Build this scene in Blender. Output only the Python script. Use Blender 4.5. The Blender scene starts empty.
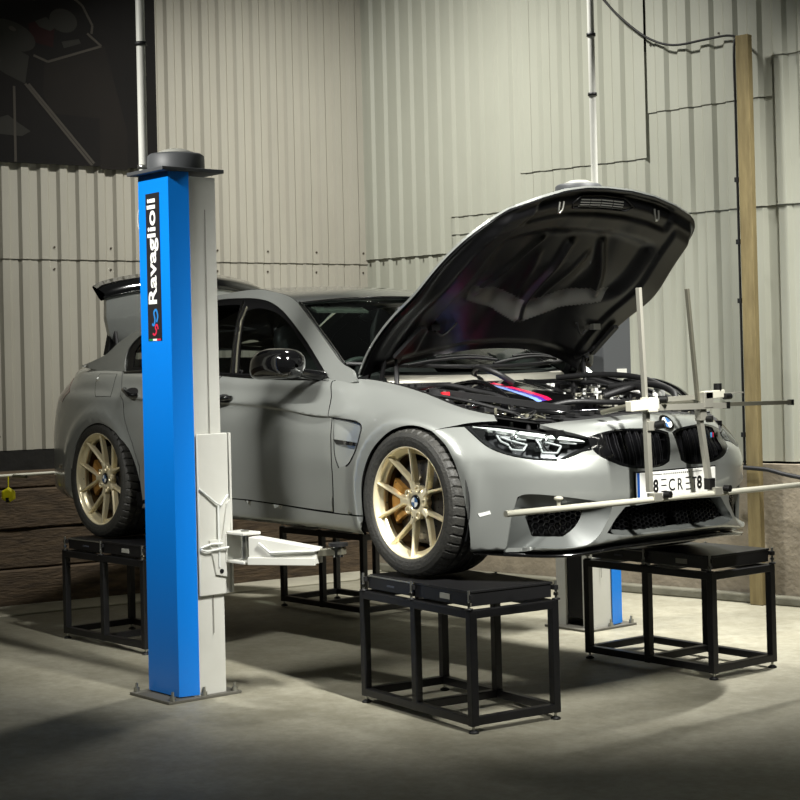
import bpy, math, random
import numpy as np
from mathutils import Vector, Matrix
from mathutils.geometry import delaunay_2d_cdt
random.seed(7)
scene = bpy.context.scene
COL = scene.collection
# ------------------------------------------------------------------ camera, light, exposure
cam_d = bpy.data.cameras.new('camera'); cam = bpy.data.objects.new('camera', cam_d); COL.objects.link(cam)
cam_d.sensor_fit = 'HORIZONTAL'; cam_d.sensor_width = 36.0
cam_d.lens = 36.0*1655.68/800
cam_d.shift_x = -34.56/800; cam_d.shift_y = -51.32/800
cam_d.clip_start = .05; cam_d.clip_end = 60
_yaw, _pit, _rol = math.radians(139.93369), math.radians(.65959), math.radians(-1.37701)
_f = np.array([math.cos(_pit)*math.cos(_yaw), math.cos(_pit)*math.sin(_yaw), math.sin(_pit)])
_r = np.array([math.sin(_yaw), -math.cos(_yaw), 0]); _u = np.cross(_r, _f)
_R = math.cos(_rol)*_r+math.sin(_rol)*_u; _U = -math.sin(_rol)*_r+math.cos(_rol)*_u
cam.matrix_world = Matrix(((_R[0], _U[0], -_f[0], 5.74882), (_R[1], _U[1], -_f[1], -5.56506), (_R[2], _U[2], -_f[2], 1.52589), (0, 0, 0, 1)))
scene.camera = cam
scene.view_settings.view_transform = 'Standard'; scene.view_settings.look = 'None'
scene.view_settings.exposure = 0.13; scene.view_settings.gamma = 1.0
scene.view_settings.use_curve_mapping = False
world = bpy.data.worlds.new('world'); scene.world = world; world.use_nodes = True
world.node_tree.nodes['Background'].inputs[0].default_value = (.80, .86, .80, 1)
world.node_tree.nodes['Background'].inputs[1].default_value = .045
def area(name, loc, target, sx, sy, power, col=(1, .985, .93), spread=180):
    l = bpy.data.lights.new(name, 'AREA'); l.shape = 'RECTANGLE'; l.size = sx; l.size_y = sy; l.energy = power; l.color = col; l.spread = math.radians(spread)
    o = bpy.data.objects.new(name, l); COL.objects.link(o); o.location = loc
    d = Vector(target)-Vector(loc); o.rotation_euler = d.to_track_quat('-Z', 'Y').to_euler()
    return o
area('ceiling_lamp_light', (-1.8, .35, 5.2), (-3.0, 1.5, .9), .35, .25, 128, spread=115)
area('ceiling_lamp_light', (.3, 2.0, 4.9), (-.5, 1.7, 0), .8, .12, 85, spread=66)
area('ceiling_lamp_light', (3.3, -1.4, 4.5), (.1, -.4, 1.4), .12, 1.2, 47, spread=38)
area('ceiling_lamp_light', (-1.0, -5.0, 4.6), (-1.0, -.95, 1.6), 1.8, .12, 26, spread=42)
# ------------------------------------------------------------------ material helpers
def hexc(c):
    return tuple(((v/255)/12.92 if v/255 <= .04045 else ((v/255+.055)/1.055)**2.4) for v in c)+(1,)
MATS = {}
def mat(name, rgb, rough=.5, metal=0, coat=0, coat_rough=.05, noise=None, bump=None, spec=.5, trans=0, ior=1.45, alpha=1, stretch=(1, 1, 1), emit=0):
    """rgb in 0-255; noise=(scale, amount, rgb2, detail); bump=(scale,strength)"""
    if name in MATS: return MATS[name]
    m = bpy.data.materials.new(name); m.use_nodes = True; nt = m.node_tree; N = nt.nodes; L = nt.links
    b = N['Principled BSDF']; c = hexc(rgb)
    b.inputs['Base Color'].default_value = c; b.inputs['Roughness'].default_value = rough; b.inputs['Metallic'].default_value = metal
    b.inputs['Coat Weight'].default_value = coat; b.inputs['Coat Roughness'].default_value = coat_rough
    b.inputs['Specular IOR Level'].default_value = spec; b.inputs['Transmission Weight'].default_value = trans; b.inputs['IOR'].default_value = ior
    b.inputs['Alpha'].default_value = alpha
    if emit: b.inputs['Emission Color'].default_value = c; b.inputs['Emission Strength'].default_value = emit
    if noise or bump:
        tc = N.new('ShaderNodeTexCoord'); mp = N.new('ShaderNodeMapping'); mp.inputs['Scale'].default_value = stretch
        L.new(tc.outputs['Object'], mp.inputs[0])
    if noise:
        n = N.new('ShaderNodeTexNoise'); n.inputs['Scale'].default_value = noise[0]; n.inputs['Detail'].default_value = noise[3] if len(noise) > 3 else 4
        n.inputs['Roughness'].default_value = .6
        r = N.new('ShaderNodeValToRGB'); r.color_ramp.elements[0].position = .5-noise[1]; r.color_ramp.elements[1].position = .5+noise[1]
        r.color_ramp.elements[0].color = c; r.color_ramp.elements[1].color = hexc(noise[2])
        L.new(mp.outputs[0], n.inputs['Vector']); L.new(n.outputs['Fac'], r.inputs[0]); L.new(r.outputs[0], b.inputs['Base Color'])
    if bump:
        n2 = N.new('ShaderNodeTexNoise'); n2.inputs['Scale'].default_value = bump[0]; n2.inputs['Detail'].default_value = 5
        bp = N.new('ShaderNodeBump'); bp.inputs['Strength'].default_value = bump[1]; bp.inputs['Distance'].default_value = .01
        L.new(mp.outputs[0], n2.inputs['Vector']); L.new(n2.outputs['Fac'], bp.inputs['Height']); L.new(bp.outputs[0], b.inputs['Normal'])
    MATS[name] = m; return m
PAINT = mat('grey_car_paint', (152, 155, 151), .30, .55, 1.0, .03)
PAINTL = mat('roof_carbon', (52, 54, 52), .3, .1, 1.0, .03)
GLOSSB = mat('gloss_black', (9, 9, 10), .12, 0, 1.0, .03)
MATTB = mat('matt_black_plastic', (17, 17, 18), .55)
DARK = mat('dark_void', (7, 7, 7), .8, spec=.2)
LINER = mat('bonnet_liner_black', (10, 10, 11), .33, spec=.30)
BAND = mat('bonnet_band_reflection', (84, 84, 80), .35, .2)  # grey inner panel band, reflected light put into its colour
FRAMEB = mat('window_frame_black', (10, 10, 11), .35, spec=.3)
BLUE = mat('lift_blue_paint', (4, 122, 220), .32, 0, .3, .2)
GREYM = mat('lift_grey_paint', (204, 204, 197), .45, 0, noise=(3, .25, (188, 188, 180)))
CAPG = mat('dark_grey_cap', (70, 72, 74), .5)
STEEL = mat('steel', (165, 165, 158), .3, .9)
ALU = mat('brushed_aluminium', (174, 172, 160), .38, .55)
ALUD = mat('dull_aluminium', (120, 118, 104), .4, .6)
WHITEB = mat('white_tube', (196, 194, 178), .4)
GOLD = mat('gold_alloy', (242, 230, 194), .30, .45, .5, .1)
GOLDC = mat('gold_caliper', (176, 130, 66), .35, .4)
RUBBER = mat('tyre_rubber', (38, 38, 36), .58, noise=(45, .22, (54, 53, 49), 6), bump=(90, .35))
DISC = mat('brake_disc', (90, 88, 86), .35, .9)
CHROME = mat('chrome', (205, 205, 205), .12, 1)
def thin_glass(name, rgb, refl=1.0):
    m = bpy.data.materials.new(name); m.use_nodes = True; nt = m.node_tree; N = nt.nodes; L = nt.links; N.remove(N['Principled BSDF'])
    t = N.new('ShaderNodeBsdfTransparent'); t.inputs[0].default_value = hexc(rgb); g_ = N.new('ShaderNodeBsdfGlossy'); g_.inputs['Roughness'].default_value = .01
    f = N.new('ShaderNodeFresnel'); f.inputs[0].default_value = 1.5; mu = N.new('ShaderNodeMath'); mu.operation = 'MULTIPLY'; mu.inputs[1].default_value = refl
    mx = N.new('ShaderNodeMixShader'); L.new(f.outputs[0], mu.inputs[0]); L.new(mu.outputs[0], mx.inputs[0]); L.new(t.outputs[0], mx.inputs[1]); L.new(g_.outputs[0], mx.inputs[2])
    L.new(mx.outputs[0], N['Material Output'].inputs[0]); return m
GLASS = thin_glass('car_glass', (205, 222, 212)); GLASSD = thin_glass('tinted_glass', (150, 158, 156)); LENS = thin_glass('headlamp_lens', (240, 244, 244), .8)
SEAT = mat('seat_leather', (44, 44, 45), .5)
RED = mat('red_plastic', (190, 30, 40), .4); TAILR = mat('tail_lamp_red', (70, 22, 20), .15, 0, 1)
STAND = mat('stand_black_paint', (20, 20, 22), .42, 0, noise=(14, .2, (14, 14, 15)))
PAD = mat('platform_black', (24, 24, 25), .38)
WHITE = mat('white', (236, 236, 230), .4); BLACK = mat('black', (8, 8, 8), .5)
WARMW = mat('lamp_white', (214, 216, 212), .25, 0, .6)
TUBE = mat('light_tube_grey', (150, 152, 152), .3, 0, .5)
# ------------------------------------------------------------------ mesh builder
class MB:
    def __init__(s): s.v = []; s.f = []; s.m = []; s.sm = []; s.mats = []
    def mi(s, m):
        if m not in s.mats: s.mats.append(m)
        return s.mats.index(m)
    def add(s, vs, fs, m, smooth=False):
        o = len(s.v); s.v += [tuple(map(float, v)) for v in vs]; k = s.mi(m)
        for f in fs: s.f.append(tuple(i+o for i in f)); s.m.append(k); s.sm.append(smooth)
    def box(s, c, d, m, rot=None):
        c = np.array(c, float); d = np.array(d, float)/2
        q = np.array([(x, y, z) for x in (-1, 1) for y in (-1, 1) for z in (-1, 1)], float)*d
        if rot is not None: q = q@np.array(rot).T
        s.add(q+c, [(0, 1, 3, 2), (4, 6, 7, 5), (0, 4, 5, 1), (2, 3, 7, 6), (0, 2, 6, 4), (1, 5, 7, 3)], m)
    def bar(s, a, b, w, h, m, up=(0, 0, 1)):
        a = np.array(a, float); b = np.array(b, float); x = b-a; L = np.linalg.norm(x); x = x/L
        u = np.array(up, float)
        if abs(x@u) > .98: u = np.array([1., 0, 0])
        y = np.cross(u, x); y /= np.linalg.norm(y); z = np.cross(x, y)
        s.box((a+b)/2, (L, w, h), m, np.stack([x, y, z], 1))
    def tube(s, pts, r, m, n=10, caps=True):
        P = [np.array(p, float) for p in pts]; rr = r if hasattr(r, '__len__') else [r]*len(P); V = []; F = []; pu = None
        for i, p in enumerate(P):
            t = P[min(i+1, len(P)-1)]-P[max(i-1, 0)]; t = t/np.linalg.norm(t)
            if pu is None: pu = np.array([0, 0, 1.]) if abs(t[2]) < .9 else np.array([1., 0, 0])
            a = pu-(pu@t)*t; a /= np.linalg.norm(a); pu = a; b = np.cross(t, a)
            for k in range(n):
                th = 2*math.pi*k/n; V.append(p+rr[i]*(math.cos(th)*a+math.sin(th)*b))
        for i in range(len(P)-1):
            for k in range(n): F.append((i*n+k, i*n+(k+1) % n, (i+1)*n+(k+1) % n, (i+1)*n+k))
        s.add(V, F, m, True)
        if caps:
            o = len(V); s.add(V[:n], [tuple(range(n-1, -1, -1))], m); s.add(V[-n:], [tuple(range(n))], m)
    def cyl(s, a, b, r, m, n=20): s.tube([a, b], r, m, n)
    def lathe(s, prof, c, axis, m, n=48, closed=False, smooth=True):
        """prof: list of (radius, along)"""
        ax = np.array(axis, float); ax /= np.linalg.norm(ax); u = np.array([0, 0, 1.]) if abs(ax[2]) < .9 else np.array([1., 0, 0])
        a = u-(u@ax)*ax; a /= np.linalg.norm(a); b = np.cross(ax, a); V = []; F = []; k = len(prof); c = np.array(c, float)
        for i in range(n):
            th = 2*math.pi*i/n; d = math.cos(th)*a+math.sin(th)*b
            for r, h in prof: V.append(c+r*d+h*ax)
        for i in range(n):
            j = (i+1) % n
            for q in range(k if closed else k-1):
                w = (q+1) % k; F.append((i*k+q, i*k+w, j*k+w, j*k+q))
        s.add(V, F, m, smooth)
    def grid(s, V, m, smooth=True, flip=False):
        V = np.asarray(V); a, b = V.shape[:2]
        F = [(i*b+j, (i+1)*b+j, (i+1)*b+j+1, i*b+j+1) for i in range(a-1) for j in range(b-1)]
        if flip: F = [f[::-1] for f in F]
        s.add(V.reshape(-1, 3), F, m, smooth)
    def prism(s, poly, a, b, m, fn=None):
        """poly 2-D list, extruded between heights a,b; fn maps (p,h) to 3-D"""
        fn = fn or (lambda p, h: (p[0], p[1], h)); n = len(poly)
        V = [fn(p, a) for p in poly]+[fn(p, b) for p in poly]
        s.add(V, [tuple(range(n-1, -1, -1)), tuple(range(n, 2*n))]+[(i, (i+1) % n, n+(i+1) % n, n+i) for i in range(n)], m)
    def ell(s, c, r, m, n=20, k=12, rot=None, p=1.0):
        V = []; F = []
        for i in range(k+1):
            ph = math.pi*i/k
            for j in range(n):
                th = 2*math.pi*j/n; q = np.array([math.sin(ph)*math.cos(th), math.sin(ph)*math.sin(th), math.cos(ph)])
                q = np.sign(q)*np.abs(q)**p*np.array(r, float)
                if rot is not None: q = np.array(rot)@q
                V.append(np.array(c)+q)
        for i in range(k):
            for j in range(n): F.append((i*n+j, (i+1)*n+j, (i+1)*n+(j+1) % n, i*n+(j+1) % n))
        s.add(V, F, m, True)
    def mirror(s):
        o = len(s.v); nf = len(s.f); s.v += [(x, -y, z) for x, y, z in s.v]
        for i in range(nf): s.f.append(tuple(k+o for k in s.f[i][::-1])); s.m.append(s.m[i]); s.sm.append(s.sm[i])
        return s
    def flipy(s):
        s.v = [(x, -y, z) for x, y, z in s.v]; s.f = [f[::-1] for f in s.f]; return s
    def build(s, name, parent=None, loc=(0, 0, 0), bevel=0, segs=2, rot=None):
        me = bpy.data.meshes.new(name); me.from_pydata(s.v, [], s.f)
        for m in s.mats: me.materials.append(m)
        me.polygons.foreach_set('material_index', s.m); me.polygons.foreach_set('use_smooth', s.sm); me.update()
        o = bpy.data.objects.new(name, me); COL.objects.link(o); o.location = loc
        if rot: o.rotation_euler = rot
        if parent: o.parent = parent
        if bevel:
            b = o.modifiers.new('bevel', 'BEVEL'); b.width = bevel; b.segments = segs; b.limit_method = 'ANGLE'; b.angle_limit = math.radians(35)
        return o
def tag(o, label=None, cat=None, group=None, kind=None):
    if label: o['label'] = label
    if cat: o['category'] = cat
    if group: o['group'] = group
    if kind: o['kind'] = kind
    return o
def empty(name, loc=(0, 0, 0), label=None, cat=None, group=None, rz=0):
    o = bpy.data.objects.new(name, None); COL.objects.link(o); o.location = loc; o.rotation_euler = (0, 0, rz); o.empty_display_size = .1
    return tag(o, label, cat, group)
def catmull(P, n=8, closed=False):
    P = [np.array(p, float) for p in P]; m = len(P); out = []
    for i in range(m if closed else m-1):
        g = (lambda k: P[k % m]) if closed else (lambda k: P[max(0, min(m-1, k))])
        p0, p1, p2, p3 = g(i-1), g(i), g(i+1), g(i+2)
        for k in range(n):
            t = k/n; out.append(.5*(2*p1+(p2-p0)*t+(2*p0-5*p1+4*p2-p3)*t*t+(3*p1-p0-3*p2+p3)*t**3))
    if not closed: out.append(P[-1])
    return out
def text_mesh(txt, size, mfn, m, parent, name='lettering', bold=0.0, width=None, depth=.001, spacing=1.0, label=None):
    """text laid out in (x,y), mapped by mfn(x,y,h) to 3-D"""
    cu = bpy.data.curves.new('lettering_curve', 'FONT'); cu.body = txt; cu.size = size; cu.offset = bold; cu.extrude = depth; cu.space_character = spacing
    cu.resolution_u = 4; t = bpy.data.objects.new('lettering_curve', cu); COL.objects.link(t)
    bpy.context.view_layer.update(); dg = bpy.context.evaluated_depsgraph_get(); me = bpy.data.meshes.new_from_object(t.evaluated_get(dg))
    bpy.data.objects.remove(t)
    V = np.array([v.co[:] for v in me.vertices]); F = [tuple(p.vertices) for p in me.polygons]; bpy.data.meshes.remove(me)
    V[:, 0] -= (V[:, 0].min()+V[:, 0].max())/2; V[:, 1] -= (V[:, 1].min()+V[:, 1].max())/2
    if width: V[:, 0] *= width/(V[:, 0].max()-V[:, 0].min())
    b = MB(); b.add([mfn(*v) for v in V], F, m); return b
# ------------------------------------------------------------------ the building
def wall_mat(name, c1, c2, rough=.5):
    m = mat(name, c1, rough, 0, noise=(.9, .28, c2, 6), stretch=(1, 1, .35)); nt = m.node_tree; N = nt.nodes; L = nt.links
    return m
SHEET = wall_mat('painted_metal_sheet', (176, 173, 160), (150, 146, 134), .45)
SHEETR = wall_mat('painted_metal_sheet_grey', (172, 173, 160), (146, 147, 134), .5)
SCREW = mat('rusty_screw', (58, 50, 40), .6)
CONC = mat('concrete_block', (150, 140, 122), .9, noise=(6, .3, (112, 104, 90), 8), bump=(30, .5))
KERB = mat('kerb_concrete', (120, 118, 104), .9, noise=(5, .3, (84, 82, 70), 8), bump=(20, .5))
WOODD = mat('dark_sleeper_wood', (98, 82, 62), .85, noise=(5, .28, (44, 36, 28), 8), bump=(12, .8), stretch=(6, 1, 6))
WOODP = mat('pine_post', (136, 122, 84), .75, noise=(4, .3, (92, 80, 50), 8), bump=(10, .3), stretch=(6, 6, .8))
def floor_mat():
    m = bpy.data.materials.new('concrete_floor'); m.use_nodes = True; nt = m.node_tree; N = nt.nodes; L = nt.links; b = N['Principled BSDF']
    tc = N.new('ShaderNodeTexCoord')
    def noise(sc, det, lo, hi, c1, c2, rough=.6):
        n = N.new('ShaderNodeTexNoise'); n.inputs['Scale'].default_value = sc; n.inputs['Detail'].default_value = det; n.inputs['Roughness'].default_value = rough
        r = N.new('ShaderNodeValToRGB'); r.color_ramp.elements[0].position = lo; r.color_ramp.elements[1].position = hi
        r.color_ramp.elements[0].color = c1; r.color_ramp.elements[1].color = c2
        L.new(tc.outputs['Object'], n.inputs['Vector']); L.new(n.outputs['Fac'], r.inputs[0]); return r, n
    big, _ = noise(.8, 6, .32, .68, hexc((142, 139, 123)), hexc((166, 163, 147)))
    fine, nf = noise(18, 8, .35, .75, (.72, .71, .68, 1), (1.0, 1, 1, 1), .75)
    sp, _ = noise(3.2, 10, .44, .56, (.86, .85, .82, 1), (1, 1, 1, 1), .8)
    m1 = N.new('ShaderNodeMixRGB'); m1.blend_type = 'MULTIPLY'; m1.inputs[0].default_value = 1
    m2 = N.new('ShaderNodeMixRGB'); m2.blend_type = 'MULTIPLY'; m2.inputs[0].default_value = .8
    L.new(big.outputs[0], m1.inputs[1]); L.new(fine.outputs[0], m1.inputs[2]); L.new(m1.outputs[0], m2.inputs[1]); L.new(sp.outputs[0], m2.inputs[2]); L.new(m2.outputs[0], b.inputs['Base Color'])
    b.inputs['Roughness'].default_value = .62
    bp = N.new('ShaderNodeBump'); bp.inputs['Strength'].default_value = .25; bp.inputs['Distance'].default_value = .01; L.new(nf.outputs['Fac'], bp.inputs['Height']); L.new(bp.outputs[0], b.inputs['Normal'])
    return m
FLOOR = floor_mat()
b = MB(); b.box((1.5, -1.5, -.05), (17, 15, .1), FLOOR); tag(b.build('floor'), kind='structure')
LA, LB, RB = np.array([-4.72, -.65]), np.array([-4.35, 2.27]), np.array([-.74, 2.83])
class Wall:
    def __init__(s, a, b, sgn=1):
        s.a = a; s.d = (b-a)/np.linalg.norm(b-a); s.n = np.array([s.d[1], -s.d[0]])*sgn
    def p(s, t, o, z): q = s.a+s.d*t+s.n*o; return (q[0], q[1], z)
WL = Wall(LA, LB); WR = Wall(LB, RB)
LL = np.linalg.norm(LB-LA)
def tr(x): return (x-LB[0])/WR.d[0]
def sheet(mb, w, t0, t1, z0, z1, pitch, off, m, dep=.024, screws=(), tilt=0):
    pr = [(0, 0), (.36, 0), (.50, 1), (.86, 1), (1, 0)]
    T = []
    k = math.floor(t0/pitch)
    while k*pitch < t1:
        for u, h in pr[:-1]:
            t = (k+u)*pitch
            if t0 <= t <= t1: T.append((t, h*dep))
        k += 1
    T = [(t0, T[0][1])]+T+[(t1, T[-1][1])]
    V = [[w.p(t, off+h, z0), w.p(t, off+h, z1)] for t, h in T]
    mb.grid(V, m, smooth=False)
    V2 = [[w.p(t, off+h-.006, z0), w.p(t, off+h, z0)] for t, h in T]; mb.grid(V2, SCREW, smooth=False)
    for zz in screws:
        k = math.ceil(t0/pitch)
        while k*pitch+.2*pitch < t1:
            c = w.p(k*pitch+.2*pitch, off, zz); mb.cyl(c, w.p(k*pitch+.2*pitch, off+.007, zz), .007, SCREW, 8); k += 3
TOP = 4.9
b = MB()
sheet(b, WL, -4.2, LL, 1.035, 2.35, .137, 0.0, SHEET, screws=(1.13, 2.27))
sheet(b, WL, -4.2, LL, 2.335, TOP, .137, .010, SHEET, screws=(2.42,))
V = [[WL.p(-4.2, -.02, 0), WL.p(-4.2, -.02, TOP)], [WL.p(LL, -.02, 0), WL.p(LL, -.02, TOP)]]; b.grid(V, DARK, False)
tag(b.build('wall_left'), kind='structure')
b = MB()
sheet(b, WR, 0, tr(-2.82), .885, 2.9, .135, 0.0, SHEETR)
sheet(b, WR, tr(-2.82), 9.5, .885, 2.9, .175, 0.0, SHEETR, screws=(.97,))
steps = [(0, tr(-3.46), 2.367), (tr(-3.46), tr(-2.82), 2.63), (tr(-2.82), tr(-1.76), 2.89), (tr(-1.76), tr(-.83), 3.19), (tr(-.83), 9.5, 3.44)]
sheet(b, WR, .0, tr(-2.82), 2.50, 3.6, .135, .009, SHEETR, dep=.024)
sheet(b, WR, tr(-2.82), 9.5, 2.50, 3.6, .175, .009, SHEETR, dep=.024)
for t0, t1, z in steps: sheet(b, WR, t0, t1, z, TOP, .135 if t0 < 1.5 else .175, .018, SHEETR, screws=(z+.45,) if z > 3 else ())
V = [[WR.p(0, -.02, 0), WR.p(0, -.02, TOP)], [WR.p(9.5, -.02, 0), WR.p(9.5, -.02, TOP)]]; b.grid(V, DARK, False)
tag(b.build('wall_right'), kind='structure')
b = MB()
V = lambda t0, t1, o, z0, z1: [[WR.p(t0, o, z0), WR.p(t0, o, z1)], [WR.p(t1, o, z0), WR.p(t1, o, z1)]]
t = 0.0; k = 0
b.prism([WR.p(x, o, 0)[:2] for x, o in ((0, -.02), (9.5, -.02), (9.5, .085), (0, .085))], 0, .87, CONC)
tag(b.build('trim_1'), kind='structure')
b = MB(); b.prism([WR.p(x, o, 0)[:2] for x, o in ((.0, .086), (9.5, .086), (9.5, .17), (0, .17))], 0, .055, KERB); tag(b.build('baseboard_right', bevel=.01), kind='structure')
b = MB(); b.prism([WL.p(x, o, 0)[:2] for x, o in ((-4.2, .19), (LL, .19), (LL-.5, .60), (-4.2, .60))], 0, .012, mat('pale_concrete', (178, 174, 156), .85, noise=(7, .3, (150, 146, 130), 8))); tag(b.build('trim_3', bevel=.004), kind='structure')
# dark plinth board above the sleepers
b = MB(); b.prism([WL.p(x, o, 0)[:2] for x, o in ((-4.2, -.015), (LL, -.015), (LL, .035), (-4.2, .035))], .80, 1.03, mat('black_membrane', (22, 21, 18), .6, bump=(8, .8))); tag(b.build('trim_2'), kind='structure')
# railway sleepers at the foot of the left wall
words = ['lowest', 'second from the floor', 'third from the floor', 'topmost']
zs = [(0.0, .25), (.252, .515), (.517, .785), (.787, .90)]
for i, (z0, z1) in enumerate(zs):
    b = MB(); rnd = random.Random(i); n = 60; t0, t1 = -4.1, LL-.13; o = .155+.012*rnd.random()
    V = []; prof = [(0.0, z0+.002), (o-.01, z0+.002), (o, z0+.012), (o, z1-.014), (o-.012, z1-.002), (0.0, z1-.002)]
    ph = [rnd.random()*6 for _ in range(4)]
    for k in range(n+1):
        t = t0+(t1-t0)*k/n; w = .006*math.sin(t*3+ph[0])+.004*math.sin(t*11+ph[1])
        V.append([WL.p(t, .04+(oo+w*(oo > .05)), z+(.003*math.sin(t*5+ph[2]) if 0 < q < 5 else 0)*0) for q, (oo, z) in enumerate(prof)])
    b.grid(V, WOODD, False, flip=True)
    for e in (V[0], V[-1]): b.add(e, [(0, 1, 2, 3, 4, 5)], WOODD)
    tag(b.build('railway_sleeper'), 'rough dark timber sleeper laid along the left wall, %s of the stack' % words[i], 'sleeper', 'timber sleepers against the left wall')
# wooden post
tp = 3.425; b = MB(); b.prism([WR.p(x, o, 0)[:2] for x, o in ((tp-.0, .172), (tp+.09, .172), (tp+.09, .225), (tp-.0, .225))], .0, 3.56, WOODP)
post = tag(b.build('timber_post', bevel=.005), 'tall pine post standing against the right metal wall', 'post')
CLIPS = []
for z in (1.06, 1.9, 2.27, 2.66, .86):
    CLIPS.append(z)
b = MB(); pts = [WR.p(tp-.024, .20, z) for z in (.86, 1.06, 1.5, 1.9, 2.27, 2.66, 3.1, 3.5)]
pts += [WR.p(tp-.03, .14, 3.56), WR.p(tp-.14, .09, 3.60)]+[WR.p(tp+d, .085, z) for d, z in ((-.3, 3.60), (-.55, 3.60), (-.75, 3.68), (-.95, 3.84), (-1.1, 4.0), (-1.3, 4.25), (-1.5, 4.55), (-1.65, 4.88))]
b.tube(catmull(pts, 5), .008, MATTB, 8); pc = tag(b.build('power_cable'), 'black cable drooping along the upper right wall down beside the pine post', 'cable')
for z in CLIPS:
    b2 = MB(); b2.box(WR.p(tp-.022, .20, z), (.03, .03, .03), MATTB); b2.build('cable_clip', pc)
b = MB(); pts = [WR.p(tp+x, .255, z) for x, z in ((-.10, .86), (.15, .85), (.3, .82), (.5, .80), (.8, .83), (1.2, .80))]
b.tube(catmull([WR.p(tp-.20, .24, .86)]+[(p[0], p[1], p[2]) for p in pts], 5), .014, MATTB, 8); tag(b.build('hose'), 'black hose running level from the pine post along the concrete wall', 'hose')
b = MB(); pts = [WL.p(x, .05, z) for x, z in ((.5, 2.36), (.9, 2.34), (1.4, 2.33))]
# ------------------------------------------------------------------ banner upper left
BAN = mat('banner_black', (10, 9, 8), .7, noise=(1.4, .25, (20, 17, 15), 3), spec=.2); BG1 = mat('banner_grey', (44, 43, 39), .7, spec=.2); BG2 = mat('banner_line', (66, 62, 56), .7, spec=.2); BR = mat('banner_red', (34, 10, 9), .7, spec=.2); BG3 = mat('banner_smoke', (28, 24, 20), .7, noise=(1.2, .3, (16, 14, 12), 3), spec=.2)
def L2(px, py):   # banner picture coordinates (0-150 wide, 0-168 high) to metres along the wall and height
    return (px-0)/128.6+.05, 2.99+(165-py)/136.0
b = MB(); b.prism([(-.9, 2.985), (1.195, 2.985), (1.195, 4.35), (-.9, 4.35)], .056, .064, BAN, lambda p, h: WL.p(p[0], h, p[1]))
ban = tag(b.build('banner'), 'dark printed banner with grey machinery picture high on the left wall', 'banner')
def patchb(name, pts, m, o=.0645):
    q = MB(); P2 = [L2(*p) for p in pts]; q.add([WL.p(x, o, z) for x, z in P2], [tuple(range(len(P2)))], m); return q.build(name, ban)
def ellp(cx, cy, rx, ry, rot=0, n=24):
    c, s_ = math.cos(rot), math.sin(rot); return [(cx+rx*math.cos(t)*c-ry*math.sin(t)*s_, cy+rx*math.cos(t)*s_+ry*math.sin(t)*c) for t in [2*math.pi*i/n for i in range(n)]]
patchb('printed_body', [(42, 70), (98, 50), (108, 90), (118, 130), (118, 168), (92, 168), (92, 120), (48, 118), (40, 100)], BG3, .0643)
patchb('printed_housing', [(0, 52), (28, 66), (24, 92), (6, 84), (0, 80)], BG1)
patchb('printed_disc', ellp(12, 48, 23, 13, .35), BG1, .0648); patchb('printed_disc', ellp(13.5, 42, 3.5, 2, .4), BG2, .0652)
patchb('printed_body', [(28, 36), (44, 28), (52, 38), (50, 56), (30, 52)], BR)
patchb('printed_motor', ellp(60, 30, 13, 11, .3), BG1, .0648); patchb('printed_motor', [(34, 33), (44, 28), (54, 36), (48, 41), (38, 38)], BG1, .065)
patchb('printed_plate', [(58, 50), (74, 46), (76, 50), (60, 56)], BG1, .0648)
for a, c in (((60, 0), (78, 14)), ((78, 14), (87, 32)), ((87, 32), (86, 40)), ((82, 40), (95, 51)), ((95, 51), (45, 70)), ((45, 70), (32, 65)), ((24, 92), (84, 165)), ((27, 92), (86, 163)), ((14, 95), (14, 165))):
    d = np.array(c, float)-np.array(a, float); n_ = np.array([-d[1], d[0]])/np.linalg.norm(d)*1.1; a = np.array(a, float); c = np.array(c, float)
    patchb('printed_line', [a-n_, c-n_, c+n_, a+n_], BG2, .0655)
for k in range(6): patchb('printed_slat', [(0+k*5, 2), (2+k*5, 2), (10+k*5, 14), (8+k*5, 14)], BG1, .0652)
patchb('printed_figure', [(0, 125), (8, 122), (16, 128), (28, 136), (20, 141), (0, 140)], BG1, .0652); patchb('printed_figure', [(126, 126), (136, 118), (138, 140), (133, 150), (126, 140)], BG3, .0652)
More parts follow.
